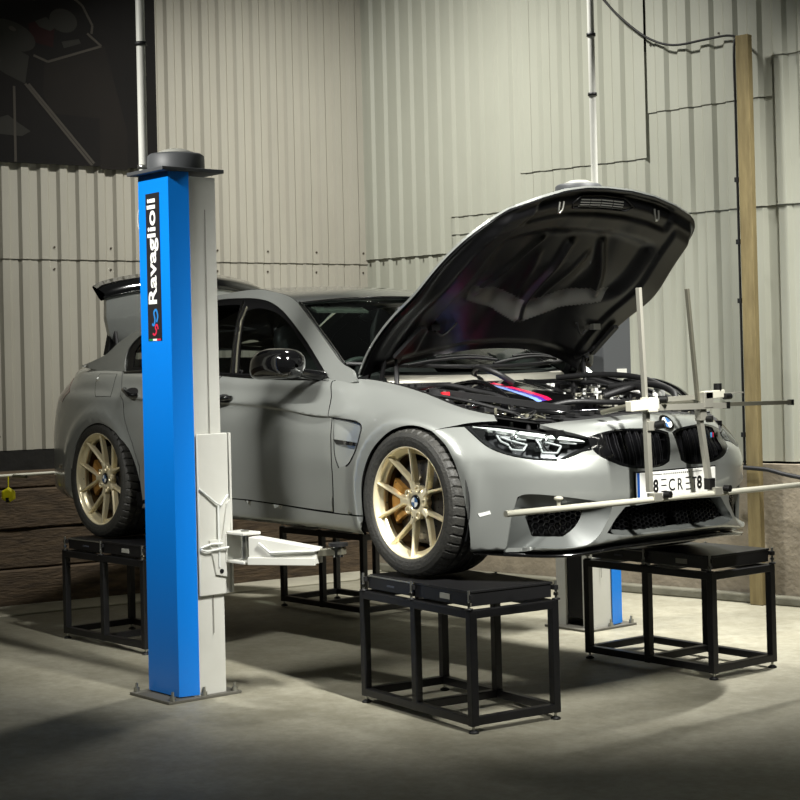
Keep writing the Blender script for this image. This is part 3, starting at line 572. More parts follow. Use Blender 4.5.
def patch(name, poly, m, parent, fn, sc=(1, .085), holes=(), off=0., lip=.012, step=.035, smooth=2, side=1, both=False, build=True, lipm=None, edge_step=None):
    """a panel cut from the surface fn(u,v,off): outline poly and holes in (u,v); sc makes both axes metres"""
    poly = [(p[0]*sc[0], p[1]*sc[1]) for p in poly]; holes = [[(p[0]*sc[0], p[1]*sc[1]) for p in h] for h in holes]
    loops = [dens(chaikin(poly, smooth), edge_step or step*.6)]+[dens(chaikin(h, smooth), edge_step or step*.6) for h in holes]
    vs = []; es = []; loopidx = []
    for l in loops:
        o = len(vs); vs += [Vector(p) for p in l]; n = len(l); es += [(o+i, o+(i+1) % n) for i in range(n)]; loopidx.append((o, n))
    xs = [p[0] for p in loops[0]]; ys = [p[1] for p in loops[0]]
    gx = np.arange(min(xs), max(xs), step); gy = np.arange(min(ys), max(ys), step*.7)
    for i, x in enumerate(gx):
        for y in gy:
            yy = y+(step*.35 if i % 2 else 0)
            if cross_in(loops[0], x, yy) and not any(cross_in(h, x, yy) for h in loops[1:]):
                if min((x-p[0])**2+(yy-p[1])**2 for l in loops for p in l) > (step*.3)**2: vs.append(Vector((x, yy)))
    V2, E2, F2, OV, OE, OF = delaunay_2d_cdt(vs, es, [], 0, 1e-6)
    pts = np.array([(v[0], v[1]) for v in V2]); F = []
    for f in F2:
        c = pts[list(f)].mean(0)
        if cross_in(loops[0], c[0], c[1]) and not any(cross_in(h, c[0], c[1]) for h in loops[1:]): F.append(tuple(f))
    U, W = pts[:, 0]/sc[0], pts[:, 1]/sc[1]
    X = fn(U, W, off); e = 1e-3
    du = fn(U+e, W, off)-fn(U-e, W, off); dv = fn(U, W+e/sc[1], off)-fn(U, W-e/sc[1], off)
    N_ = np.cross(du, dv); N_ /= np.maximum(np.linalg.norm(N_, axis=1), 1e-12)[:, None]
    O = fn(U, W, off+.01)-X
    sgn = np.where((N_*O).sum(1) < 0, -1, 1); N_ = N_*sgn[:, None]
    # face winding to agree with the outward normal
    F3 = []
    for f in F:
        a, b_, c = X[f[0]], X[f[1]], X[f[2]]
        F3.append(f if np.cross(b_-a, c-a)@N_[f[0]] > 0 else f[::-1])
    inv = {}
    for i, l in enumerate(OV):
        for k in l: inv[k] = i
    cnt = {}
    for f in F3:
        for i in range(len(f)): k = (f[i], f[(i+1) % len(f)]); cnt[k] = cnt.get(k, 0)+1
    bd = [k for k in cnt if (k[1], k[0]) not in cnt]
    verts = [tuple(x) for x in X]; normals = []
    faces = list(F3); fn_loops = [tuple(N_[i]) for f in F3 for i in f]; mi = [0]*len(F3)
    if lip:
        dn = {}
        for a, b_ in bd:
            for k in (a, b_):
                if k not in dn: dn[k] = len(verts); verts.append(tuple(X[k]-N_[k]*lip))
            n_ = np.cross(X[b_]-X[a], -N_[a]); n_ = -n_/max(np.linalg.norm(n_), 1e-9)
            faces.append((b_, a, dn[a], dn[b_])); fn_loops += [tuple(n_)]*4; mi.append(1 if lipm else 0)
    if side == -1 or both:
        nv = len(verts); fl = []; F4 = []; k = 0
        for f in faces:
            ls = fn_loops[k:k+len(f)]; k += len(f); F4.append(tuple(i+(nv if both else 0) for i in f[::-1])); fl += [(x, -y, z) for x, y, z in ls[::-1]]
        if both: verts += [(x, -y, z) for x, y, z in verts]; faces = faces+F4; fn_loops += fl; mi = mi+mi
        else: verts = [(x, -y, z) for x, y, z in verts]; faces = F4; fn_loops = fl
    me = bpy.data.meshes.new(name); me.from_pydata(verts, [], faces); me.materials.append(m)
    if lipm: me.materials.append(lipm)
    me.polygons.foreach_set('material_index', mi); me.polygons.foreach_set('use_smooth', [True]*len(faces)); me.update()
    if not me.validate(): me.normals_split_custom_set(fn_loops)
    o = bpy.data.objects.new(name, me); COL.objects.link(o); o.parent = parent; return o
def B1(s, t, off=0.): return body(s, t, off)
def pair(name, poly, m, **k):
    return [patch(name, poly, m, k.get('parent', car), side=sd, **{a: c for a, c in k.items() if a != 'parent'}) for sd in (1, -1)]
def pbody(name, key, m, **k):
    k.setdefault('fn', B1); poly = PT[key] if isinstance(key, str) else key
    return pair(name, poly, m, **k)
def bpt(s, t, off=0.): return body([s], [t], off)[0]
# painted panels
VENTPOLY = PT['vent']
fend = pbody('front_fender', 'fender', PAINT, holes=[VENTPOLY], lipm=DARK)
doorf = pbody('front_door', 'door_front', PAINT, lipm=DARK)
doorr = pbody('rear_door', 'door_rear', PAINT, lipm=DARK)
sill = pbody('side_sill', 'sill', PAINT, lipm=DARK)
quar = pbody('rear_quarter_panel', 'quarter', PAINT, holes=[PT['tail']])
rb = patch('rear_bumper', PT['rear_bumper'], PAINT, car, B1, both=True)
tail = pbody('tail_lamp', 'tail', TAILR, off=.002, lip=.03)
flapo = patch('fuel_flap', PT['flap'], PAINT, quar[0], B1, off=.0012, lip=.004, lipm=DARK)
for o_ in (quar[0],):   # dark joint line round the flap
    cx = sum(p[0] for p in PT['flap'])/6; cy = sum(p[1] for p in PT['flap'])/6
    ring = [(cx+(p[0]-cx)*1.035, cy+(p[1]-cy)*1.035) for p in PT['flap']]
    patch('flap_joint', ring, DARK, o_, B1, off=.0006, lip=0)
be = PT['bumper_edge']
bump = patch('front_bumper', be, PAINT, car, B1, both=True, holes=[PT['kid_surround'], PT['intake_c'], PT['intake_o']], lip=.018)
bump['label'] = 'grey front bumper with three air intakes'
# recessed vent behind the front wheel
for i, o in enumerate(fend):
    sd = 1 if i == 0 else -1
    def VB(u, v, off=0.):   # recess deepens towards the wheel
        u = np.atleast_1d(u); k = np.clip((1.95-u)/.23, 0, 1); return body(u, v, off)-0*k[:, None]+np.stack([0*k, .030*k**1.2, 0*k], 1)
    patch('vent_recess', [(p[0], p[1]) for p in VENTPOLY], PAINT, o, VB, off=-.002, lip=0, side=sd)
    b = MB(); b.tube([bpt(q[0], q[1], .0005) for q in catmull(VENTPOLY[:8], 4)], .004, DARK, 6)
    if sd == -1: b.flipy()
    b.build('vent_seal', o)
    patch('vent_blade', PT['vent_blade'], GLOSSB, o, B1, off=.004, lip=.03, side=sd, smooth=0)
for sd in (1, -1):
    patch('side_reflector', PT['reflector'], WARMW, bump, B1, off=.002, lip=.004, side=sd, smooth=0)
# ---- dark inner shell behind every panel gap
def shell():
    b = MB()
    S_ = np.linspace(0, SK[-1], 150); T_ = np.linspace(0, 10, 26)
    for sd in (1, -1):
        A = np.array([[bpt0 for bpt0 in body(np.full(len(T_), s), T_, -.028)] for s in S_]); keep = []
        for i in range(len(S_)-1):
            for j in range(len(T_)-1):
                c = A[i:i+2, j:j+2].reshape(-1, 3).mean(0); s = S_[i]
                if min(math.hypot(c[0], c[2]-.334), math.hypot(c[0]+2.812, c[2]-.334)) < .40: continue
                if s < .98 and T_[j] < 9.2: continue
                if 5.0 < s and T_[j] > 8.5: continue
                keep.append((i, j))
        V = A.reshape(-1, 3)*[1, sd, 1]; n = len(T_)
        b.add(V, [((i*n+j, (i+1)*n+j, (i+1)*n+j+1, i*n+j+1)[::sd]) for i, j in keep], DARK, True)
    return b.build('inner_shell', car)
shell()
# crumple core behind the nose
b = MB(); b.box((.45, 0, .30), (.30, 1.1, .30), DARK); b.box((.47, 0, .56), (.24, 1.1, .18), DARK); b.build('bumper_core', car)
# wheel arches and underside
for cx, R_ in ((0, .365), (-2.812, .37)):
    for sd in (1, -1):
        b = MB(); n = 28; V = []
        for i in range(n+1):
            th = math.radians(-25+230*i/n); V.append([(cx+R_*math.cos(th), -sd*y, .334+R_*math.sin(th)) for y in (.865, .60)])
        b.grid(V, MATTB, True, flip=sd == 1); b.add([(cx, -sd*.60, .20)]+[v[1] for v in V], [(0, i+1, i+2) for i in range(n)], MATTB)
        b.build('wheel_arch_liner', car)
b = MB(); b.box((-1.4, 0, .185), (1.95, 1.5, .05), MATTB); b.box((.10, 0, .22), (.75, 1.1, .05), MATTB); b.box((-3.15, 0, .25), (1.0, 1.1, .06), MATTB)
b.box((0, 0, .33), (.08, 1.3, .06), MATTB); b.box((-2.812, 0, .30), (.3, 1.2, .12), MATTB)
for sd in (1, -1): b.tube([(-.33, sd*.4, .2), (-1.4, sd*.3, .15), (-2.4, sd*.3, .17), (-3.6, sd*.35, .2)], .035, STEEL, 12)
b.build('underbody', car)
# ---- splitter
b = MB(); ss = np.linspace(0, 1.03, 26)
for sd in (1, -1):
    V = []
    for s in ss:
        p = bpt(float(s), 0.25); n_ = bpt(float(s), 0.25, .01)-p; n_ /= np.linalg.norm(n_); k = max(0, 1-(s/1.03)**4); w = .035*k
        z = p[2]-.010-.014*k
        o1 = p+n_*w; i1 = p-n_*.16
        V.append([(i1[0], i1[1]*sd, z+.014), (o1[0], o1[1]*sd, z+.010), (o1[0], o1[1]*sd, z-.002), (i1[0], i1[1]*sd, z-.004)])
    b.grid(V, GLOSSB, True, flip=sd == -1)
b.build('front_splitter', car)
# ---- intakes
def ring_strip(b, A, B_, m, n=72, flip=False):
    def res(P):
        P = np.array(P+[P[0]]); L_ = np.concatenate([[0], np.cumsum(np.linalg.norm(np.diff(P, axis=0), axis=1))]); t = np.linspace(0, L_[-1], n, endpoint=False)
        return np.stack([np.interp(t, L_, P[:, k]) for k in range(P.shape[1])], 1)
    A, B_ = res(A), res(B_); i = np.linalg.norm(B_-A[0], axis=1).argmin(); B_ = np.roll(B_, -i, axis=0)
    V = np.stack([A, (A*.5+B_*.5), B_], 1); V = np.concatenate([V, V[:1]]); b.grid(V, m, True, flip)
def hexmesh(b, poly, sc, fnp, cell, m, w=.0022, dep=.010):
    P = [(p[0]*sc[0], p[1]*sc[1]) for p in poly]; xs = [p[0] for p in P]; ys = [p[1] for p in P]; R_ = cell
    seen = set(); i = 0
    x = min(xs)
    cols = int((max(xs)-min(xs))/(1.5*R_))+2; rows = int((max(ys)-min(ys))/(R_*1.1))+2
    for c in range(-1, cols):
        for r_ in range(-1, rows):
            cx = min(xs)+c*1.5*R_; cy = min(ys)+(r_+(.5 if c % 2 else 0))*R_*1.1
            H6 = [(cx+R_*math.cos(math.pi/3*k), cy+R_*.635*math.sin(math.pi/3*k)) for k in range(6)]
            for k in range(6):
                a, c2 = H6[k], H6[(k+1) % 6]; key = (round((a[0]+c2[0])*500), round((a[1]+c2[1])*500))
                if key in seen: continue
                seen.add(key)
                if cross_in(P, *a) and cross_in(P, *c2):
                    pa, pb = fnp(a[0]/sc[0], a[1]/sc[1]), fnp(c2[0]/sc[0], c2[1]/sc[1]); b.bar(pa, pb, w*2, dep, m, up=(1, 0, 0))
def cpoly(k): return chaikin(PT[k], 2)
FRAME = mat('intake_grey', (92, 95, 93), .4, .3, .6, .1)
for sd in (1, -1):
    b = MB(); A = [bpt(s, t, -.004) for s, t in cpoly('intake_o')]; Bm = [bpt(s, t, -.055) for s, t in cpoly('intake_om')]
    ring_strip(b, A, Bm, FRAME)
    if sd == -1: b.flipy()
    fr = b.build('side_intake', car)
    b = MB(); hexmesh(b, PT['intake_om'], (1, .085), lambda s, t: bpt(s, t, -.055), .017, GLOSSB)
    if sd == -1: b.flipy()
    b.build('intake_mesh', fr)
    b = MB(); Q = [bpt(s, t, -.085) for s, t in PT['intake_om']]; b.add(Q, [tuple(range(len(Q)))], DARK)
    if sd == -1: b.flipy()
    b.build('intake_backing', fr)
b = MB()
A = [bpt(max(0, s), t, -.004) for s, t in cpoly('intake_c') if s > .017]; Bm = [bpt(max(0, s), t, -.05) for s, t in cpoly('intake_cm') if s > .026]
AL = A+[p*[1, -1, 1] for p in A[::-1]]; BL = Bm+[p*[1, -1, 1] for p in Bm[::-1]]
ring_strip(b, AL, BL, FRAME, 140); fr = b.build('centre_intake', car)
b = MB(); hexmesh(b, PT['intake_cm'], (1, .085), lambda s, t: bpt(s, t, -.05), .017, GLOSSB); b.build('intake_mesh', fr)
b = MB(); hexmesh(b, PT['intake_cm'], (1, .085), lambda s, t: bpt(s, t, -.05), .017, GLOSSB); b.flipy(); b.build('intake_mesh', fr)
b = MB(); b.box((.66, 0, .235), (.004, .84, .16), DARK); b.build('intake_backing', fr)
# silver lip line under the intakes
LIPC = mat('lip_silver', (170, 172, 166), .3, .4, .8)
# ---- kidney grilles
for sd in (-1, 1):
    kp = PT['kidney']
    s_ = patch('kidney_grille', PT['kid_surround'], GLOSSB, car, B1, holes=[kp], off=-.002, lip=.035, side=-sd, step=.025)
    b = MB()
    ks = chaikin(kp, 2)
    for k in range(9):
        s = .035+k*.041
        ts = [ks[i][1]+(s-ks[i][0])/(ks[(i+1) % len(ks)][0]-ks[i][0])*(ks[(i+1) % len(ks)][1]-ks[i][1]) for i in range(len(ks)) if (ks[i][0]-s)*(ks[(i+1) % len(ks)][0]-s) < 0]
        if len(ts) < 2: continue
        t0, t1 = min(ts), max(ts); T_ = np.linspace(t0, t1, 10)
        for ds in (-.0065, .0065):
            V = [[bpt(s+ds-.0032, t, -.055), bpt(s+ds-.0022, t, -.012), bpt(s+ds+.0022, t, -.012), bpt(s+ds+.0032, t, -.055)] for t in T_]
            b.grid(V, mat('grille_bar_black', (26, 26, 28), .16, 0, .6), False)
    if sd == 1: b.flipy()
    b.build('vertical_bars', s_)
    b = MB(); Q = [bpt(s, t, -.065) for s, t in kp]; b.add(Q, [tuple(range(len(Q)))], DARK)
    if sd == 1: b.flipy()
    b.build('grille_backing', s_)
    if sd == 1: kfar = s_
# badge on the far kidney
b = MB(); p = bpt(.33, 6.35, 0)*[1, -1, 1]
for k, c in enumerate(((90, 170, 220), (30, 50, 120), (200, 40, 50))): b.box((p[0]+.004, p[1]-.012+k*.006, p[2]), (.004, .0055, .022), mat('badge_%d' % k, c, .4))
tb = text_mesh('M', .03, lambda x, y, h: (p[0]+.006+h, p[1]+.018+x, p[2]+y), CHROME, kfar, bold=.001, width=.028); tb.v = [tuple(v) for v in tb.v]
o = len(b.v); b.add(tb.v, tb.f, CHROME); b.build('grille_badge', kfar)
# ---- headlights
for i, sd in enumerate((1, -1)):
    lens = patch('headlight', PT['headlight'], LENS, car, B1, off=.001, lip=0, side=sd, step=.03); lens['label'] = 'clear headlight with white light tubes'
    patch('lamp_housing', PT['headlight'], mat('lamp_housing_grey', (64, 64, 66), .3, .6), lens, B1, off=-.07, lip=0, side=sd, step=.03)
    b = MB(); hl = chaikin(PT['headlight'], 2); A = [bpt(s, t, -.001) for s, t in hl]; Bm = [bpt(s, t, -.07) for s, t in hl]; ring_strip(b, A, Bm, MATTB, 100)
    if sd == -1: b.flipy()
    b.build('lamp_bezel', lens)
    patch('light_blade', [(1.071, 7.62), (.91, 7.97), (.708, 7.82), (.565, 7.22), (.489, 6.72), (.484, 6.55), (.569, 6.86), (.708, 7.42), (.881, 7.68), (.982, 7.68)], WARMW, lens, B1, off=-.012, lip=.02, side=sd, step=.03)
    for pl in ([(.927, 7.14), (.902, 6.64), (.868, 6.44), (.847, 5.98), (.792, 5.92), (.775, 6.5), (.78, 7.0)], [(.729, 7.12), (.712, 6.57), (.699, 5.72), (.628, 5.62), (.603, 6.24), (.522, 6.37)]):
        b = MB(); b.tube([bpt(s, t, -.03) for s, t in dens(pl[:-1], .03)+[pl[-1]]], .005, TUBE, 8)
        if sd == -1: b.flipy()
        b.build('light_tube', lens)
    for s, t, r_ in ((.83, 6.95, .030), (.665, 6.62, .032)):
        b = MB(); p = bpt(s, t, -.055); b.lathe([(r_*1.25, -.01), (r_*1.3, .012), (r_, .015), (r_, .0)], p, (1, -.15, 0), CHROME, 28); b.ell(p+np.array([.004, 0, 0]), (.014, r_, r_), CHROME, 20, 10)
        if sd == -1: b.flipy()
        b.build('projector', lens)
    b = MB()
    for s, t in ((.96, 7.2), (.94, 7.4), (.755, 6.6), (.75, 6.2), (.90, 7.1), (.58, 6.2), (.62, 6.9), (.72, 6.0), (.86, 6.2)):
        p = bpt(s, t, -.045); b.box(p, (.035, .035, .014), CHROME, rot=[[.8, .6, 0], [-.6, .8, 0], [0, 0, 1]])
    if sd == -1: b.flipy()
    b.build('reflector_facets', lens)
# ---- emblem, plate
p = bpt(0, 7.75, .003); n_ = np.array([.82, 0, .57]); n_ /= np.linalg.norm(n_)
b = MB(); b.lathe([(0, .0), (.040, 0), (.041, .004), (.038, .0055), (.030, .0055), (.029, .004)], p, n_, GLOSSB, 40); b.lathe([(.0405, .001), (.0415, .005), (.040, .0058), (.0385, .0058)], p, n_, CHROME, 40)
ua = np.array([-n_[2], 0, n_[0]]); va = np.array([0, 1., 0])
for k in range(4):
    Q = [p+n_*.0062]+[p+n_*.0062+.028*(math.cos(a)*ua+math.sin(a)*va) for a in [math.pi/2*k+math.pi/2*j/8 for j in range(9)]]
    b.add(Q, [tuple(range(10))], WHITE if k % 2 else mat('emblem_blue', (60, 96, 140), .35))
b.lathe([(.028, .0060), (.028, .0070), (.030, .0070), (.030, .0060)], p, n_, CHROME, 40)
em = b.build('bonnet_emblem', car); em['label'] = 'round blue and white maker emblem above the grille'
b = MB(); b.box((.786, 0, .398), (.006, .52, .111), WHITE); pl = b.build('number_plate', car, bevel=.002); pl['label'] = 'white number plate reading 8ECRET8'
b = MB(); b.box((.7895, -.252, .398), (.001, .016, .111), mat('plate_blue', (10, 70, 150), .4)); b.build('blue_band', pl)
PX_ = lambda x, y, h: (.7898+h, x+.022, .398+y)
def plate_text():
    b = MB(); t8 = text_mesh('8', .078, lambda x, y, h: (.7898+h, x-.142, .391+y), BLACK, pl, bold=.0022, width=.032); b.add(t8.v, t8.f, BLACK)
    t8 = text_mesh('8', .078, lambda x, y, h: (.7898+h, x+.147, .391+y), BLACK, pl, bold=.0022, width=.032); b.add(t8.v, t8.f, BLACK)
    for cx in (-.090, .072):
        for z in (.365, .391, .417): b.box((.7902, cx, z), (.001, .034, .0045), BLACK)
    tc_ = text_mesh('C', .075, lambda x, y, h: (.7898+h, x-.038, .391+y), BLACK, pl, width=.040); b.add(tc_.v, tc_.f, BLACK)
    tr_ = text_mesh('R', .075, lambda x, y, h: (.7898+h, x+.018, .391+y), BLACK, pl, width=.032); b.add(tr_.v, tr_.f, BLACK)
    tt = text_mesh('T', .075, lambda x, y, h: (.7898+h, x+.114, .391+y), BLACK, pl, width=.028); b.add(tt.v, tt.f, BLACK)
    for y0, y1 in ((-.165, -.10), (.10, .165)): b.box((.7902, (y0+y1)/2, .4415), (.001, y1-y0, .0022), BLACK)
    for k in range(14): b.box((.7902, -.087+k*.0128, .4415), (.001, .006, .006), mat('plate_small_print', (90, 90, 88), .6))
    b.build('lettering', pl)
plate_text()
b = MB(); b.box((.779, 0, .40), (.012, .53, .12), MATTB); b.build('plate_holder', car)
# ------------------------------------------------------------------ greenhouse
def SIDE(u, v, off=0.):
    u = np.atleast_1d(np.asarray(u, float)); v = np.atleast_1d(np.asarray(v, float)); d = v-.90
    return np.stack([u, -(.795-.45*d-.13*d*d)-off, v], 1)
rail = P2['rail']; blow = P2['band_low']
bandpoly = rail[::-1]+[(-.652, .961)][:0]+P2['cowl'][::-1][1:]+blow+[(-2.738, .953), (-2.95, .962), (-3.12, .972)]
bp_ = []
for q in bandpoly:
    if not bp_ or math.hypot(q[0]-bp_[-1][0], q[1]-bp_[-1][1]) > .012: bp_.append(q)
side_sc = (1, 1)
bands = pair('body_side_frame', bp_, PAINT, fn=SIDE, sc=side_sc, step=.04, lip=.02)
frame_poly = [(x, z) for x, z in blow]+P2['base'][1:-1]
frame_poly = frame_poly[:]
glf = P2['glass_f']; glr = P2['glass_r']
fr_ = pair('window_frame', frame_poly, FRAMEB, fn=SIDE, sc=side_sc, holes=[glf, glr], off=-.006, step=.04, lip=.01)
for i, sd in enumerate((1, -1)):
    g1 = patch('front_door_glass', glf, GLASSD, doorf[i], SIDE, side_sc, off=-.010, lip=0, side=sd, step=.05)
    g2 = patch('rear_door_glass', glr, GLASSD, doorr[i], SIDE, side_sc, off=-.010, lip=0, side=sd, step=.05)
    for k in ('bp1', 'bp2'): patch('pillar_trim', P2[k], CHROME if k == 'bp1' else ALUD, fr_[i], SIDE, side_sc, off=-.003, lip=.004, side=sd, smooth=0, step=.05)
    b = MB(); V = []
    for x, z in [(-.70, .872), (-1.05, .893), (-1.5, .908), (-1.9, .929), (-2.45, .951), (-2.73, .944)]:
        p = SIDE([x], [z])[0]; V.append([p+[0, -.004, .012], p+[0, -.010, .006], p+[0, -.010, -.004], p+[0, -.002, -.008]])
    b.grid(V, GLOSSB, True)
    if sd == -1: b.flipy()
    b.build('belt_moulding', fr_[i])
# roof, windscreen, rear window: one family of arches over the rail line
RX = np.array([p[0] for p in rail]); RZ = np.array([p[1] for p in rail]); RK = np.concatenate([[0], np.cumsum(np.hypot(np.diff(RX), np.diff(RZ)))])
RY = SIDE(RX, RZ)[:, 1]
fR = spl(RK, np.stack([RX, RY, RZ], 1))
def fwd(k): return np.interp(k, [0, RK[3], RK[7], RK[11], RK[14], RK[-1]], [.25, .06, .03, -.03, -.08, -.12])
def crn(k): return np.interp(k, [0, RK[3], RK[7], RK[11], RK[14], RK[-1]], [-.03, .035, .02, .02, .03, .02])
def TOPS(u, v, off=0.):
    u = np.atleast_1d(np.asarray(u, float)); v = np.atleast_1d(np.asarray(v, float)); p = fR(u); a = 1-v*v
    c = crn(u)*a
    return np.stack([p[:, 0]+fwd(u)*a, p[:, 1]*-v, p[:, 2]+c+off], 1)+np.stack([off*.6*(u < RK[3]), 0*u, 0*u], 1)
def rect(u0, u1, v=1): return [(u0, -v), (u1, -v), (u1, v), (u0, v)]
k3, k12 = RK[3]+.012, RK[11]+.02
roof = patch('roof', rect(k3, k12, .995), PAINTL, car, TOPS, (1, .6), smooth=0, step=.05, lip=.015)
ws = patch('windscreen', rect(.0, k3-.012, .985), GLASS, car, TOPS, (1, .6), smooth=0, step=.05, lip=0, off=-.004); ws['label'] = 'clear windscreen'
patch('rear_window', rect(k12+.012, RK[17], .97), GLASSD, car, TOPS, (1, .6), smooth=0, step=.05, lip=0, off=-.004)
b = MB()
for sd in (1, -1):
    b.tube([TOPS([u], [sd*.985], .002)[0] for u in np.linspace(0, k3, 24)], .007, GLOSSB, 8)
b.tube([TOPS([k3-.004], [v], .001)[0] for v in np.linspace(-.98, .98, 24)], .006, GLOSSB, 8)
b.tube([TOPS([.0], [v], .004)[0] for v in np.linspace(-.98, .98, 24)], .010, MATTB, 8); b.build('windscreen_seal', car)
b = MB(); b.tube([TOPS([.03], [v], -.02)[0] for v in (-.3, -.1, .1, .3)], .02, MATTB, 8)
# ------------------------------------------------------------------ bonnet
EDGE = np.array([(-.575, .735, .905), (-.50, .752, .985), (-.34, .775, 1.115), (-.20, .787, 1.20), (-.06, .79, 1.280), (.05, .772, 1.375), (.14, .748, 1.452), (.215, .725, 1.508), (.285, .695, 1.557), (.345, .657, 1.600), (.365, .635, 1.617)])
ek = np.concatenate([[0], np.cumsum(np.linalg.norm(np.diff(EDGE, axis=0), axis=1))]); ek /= ek[-1]; fE = spl(ek, EDGE)
FR = np.array([(.365, .635, 1.617), (.392, .60, 1.638), (.415, .55, 1.657), (.428, .45, 1.690), (.428, .30, 1.728), (.415, .15, 1.750), (.405, 0, 1.756)])
def fFront(v):
    a = np.abs(v)*.635; x = np.interp(a, FR[::-1, 1], FR[::-1, 0]); z = np.interp(a, FR[::-1, 1], FR[::-1, 2]); return np.stack([x, v*.635, z], 1)
def fRear(v): a = 1-v*v; return np.stack([-.575+.19*a, v*.735, .905+.128*a], 1)
def BON(u, v, off=0.):
    u = np.clip(np.atleast_1d(np.asarray(u, float)), -.02, 1.0); v = np.clip(np.atleast_1d(np.asarray(v, float)), -1.02, 1.02); w = (v+1)/2
    Rr = fE(u); Ll = Rr*[1, -1, 1]; uu = u[:, None]; ww = w[:, None]
    c0 = fRear(np.full_like(u, 1.)); F1 = fFront(np.full_like(u, 1.))
    P = (1-ww)*Ll+ww*Rr+(1-uu)*fRear(v)+uu*fFront(v)-((1-uu)*((1-ww)*fRear(np.full_like(u, -1.))+ww*c0)+uu*((1-ww)*fFront(np.full_like(u, -1.))+ww*F1))
    N_ = np.array([-.74, 0, .67]); cr = (np.sin(np.pi*np.clip(u, 0, 1))*.030*(1-v*v)); dome = .018*np.exp(-((np.abs(v)-.30)/.09)**2)*np.clip(1-abs(u-.45)/.5, 0, 1)
    return P+N_*(cr+dome+off)[:, None]
bon = patch('bonnet', rect(0, 1, 1), PAINT, car, BON, (1.15, .73), smooth=0, step=.05, lip=.012)
bon['label'] = 'grey bonnet, raised, with black underside'
# underside with pressed relief
def UNDER(u, v):
    P = BON(u, v, -.022); N_ = np.array([.74, 0, -.67]); a = np.abs(v)
    def ss(x, lo, hi): t = np.clip((x-lo)/(hi-lo), 0, 1); return t*t*(3-2*t)
    lo = .155+.36*a; hi = .27+.30*a; out_ = 1-ss(a, .56+.12*(u-.5), .68+.10*(u-.5))
    chan = ss(u, lo, hi)*(1-ss(u, .70, .78))*out_
    h = -.034*chan+.036*ss(u, .03, .09)*(1-ss(u, .90, .96))*(1-ss(a, .88, .97))
    def ridge(p, q, w, hh):
        (u0, v0), (u1, v1) = p, q; L2_ = (u1-u0)**2*1.3+(v1-v0)**2*.54; t = np.clip(((u-u0)*(u1-u0)*1.3+(v-v0)*(v1-v0)*.54)/L2_, 0, 1)
        d = np.sqrt(1.3*(u-u0-t*(u1-u0))**2+.54*(v-v0-t*(v1-v0))**2); return hh*np.exp(-(d/w)**2)
    h = h+ridge((.20, .0), (.66, .0), .022, .026)
    for g_ in (-1, 1): h = h+ridge((.40, .50*g_), (.68, .26*g_), .020, .020)+ridge((.30, .10*g_), (.60, .20*g_), .016, .008)
    h = h+.016*ss(a, .70, .74)*(1-ss(a, .90, .94))*ss(u, .06, .12)*(1-ss(u, .84, .90))
    h = h-.016*ss(u, .83, .86)*(1-ss(u, .955, .985))*(1-ss(a, .62, .68))
    return P+N_*h[:, None]
nu, nv = 110, 150
U_, V_ = np.meshgrid(np.linspace(.006, .992, nu), np.linspace(-.985, .985, nv), indexing='ij')
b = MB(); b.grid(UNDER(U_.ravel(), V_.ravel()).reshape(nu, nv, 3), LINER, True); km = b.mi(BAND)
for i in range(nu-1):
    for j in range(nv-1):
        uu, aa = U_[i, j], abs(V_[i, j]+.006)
        if .155+.36*aa < uu < .27+.30*aa and .025 < aa < .58: b.m[i*(nv-1)+j] = km  # V band faces get the lighter grey that imitates a reflection
for side_ in (0, -1):
    e1 = UNDER(U_[:, side_], V_[:, side_]); e0 = BON(U_[:, side_], V_[:, side_], -.004); b.grid(np.stack([e0, e1], 1), LINER, False)
for side_ in (0, -1):
    e1 = UNDER(U_[side_], V_[side_]); e0 = BON(U_[side_], V_[side_], -.004); b.grid(np.stack([e0, e1], 1), LINER, False)
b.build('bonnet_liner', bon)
def und(u, v, h=0.): return UNDER(np.array([u]), np.array([v]))[0]+np.array([.74, 0, -.67])*h
NB = np.array([.74, 0, -.67])
b = MB()   # grille slot at the leading edge
for k, (v0, v1) in enumerate(((-.22, -.13), (-.12, -.02), (-.01, .09), (.10, .19))):
    for j in range(4):
        u = .895+.011*j; b.bar(und(u, v0, .004), und(u, v1, .004), .004, .005, STEEL)
b.tube([und(.885, -.26, .004), und(.883, 0, .004), und(.885, .24, .004), und(.915, .29, .004), und(.945, .2, .004), und(.948, 0, .004), und(.945, -.22, .004), und(.915, -.30, .004), und(.885, -.26, .004)], .005, LINER, 8)
b.build('vent_slot', bon)
for v in (-.42, .50):
    b = MB(); b.tube(catmull([und(.93, v-.02, .006), und(.90, v-.018, .018), und(.885, v, .024), und(.90, v+.018, .018), und(.93, v+.02, .006)], 5), .005, STEEL, 8); b.build('striker', bon)
for sd in (1, -1):
    b = MB(); b.bar(und(.12, .87*sd, .005), und(.30, .83*sd, .02), .03, .02, MATTB); b.bar(und(.05, .80*sd, .01), und(.17, .86*sd, .01), .02, .02, MATTB); b.box(und(.24, .70*sd, .015), (.03, .05, .03), STEEL if sd == 1 else MATTB)
    b.tube(catmull([und(.2, .66*sd, .01), und(.18, .60*sd, .03), und(.22, .52*sd, .01)], 5), .006, MATTB, 8)
    b.build('hinge_plate', bon)
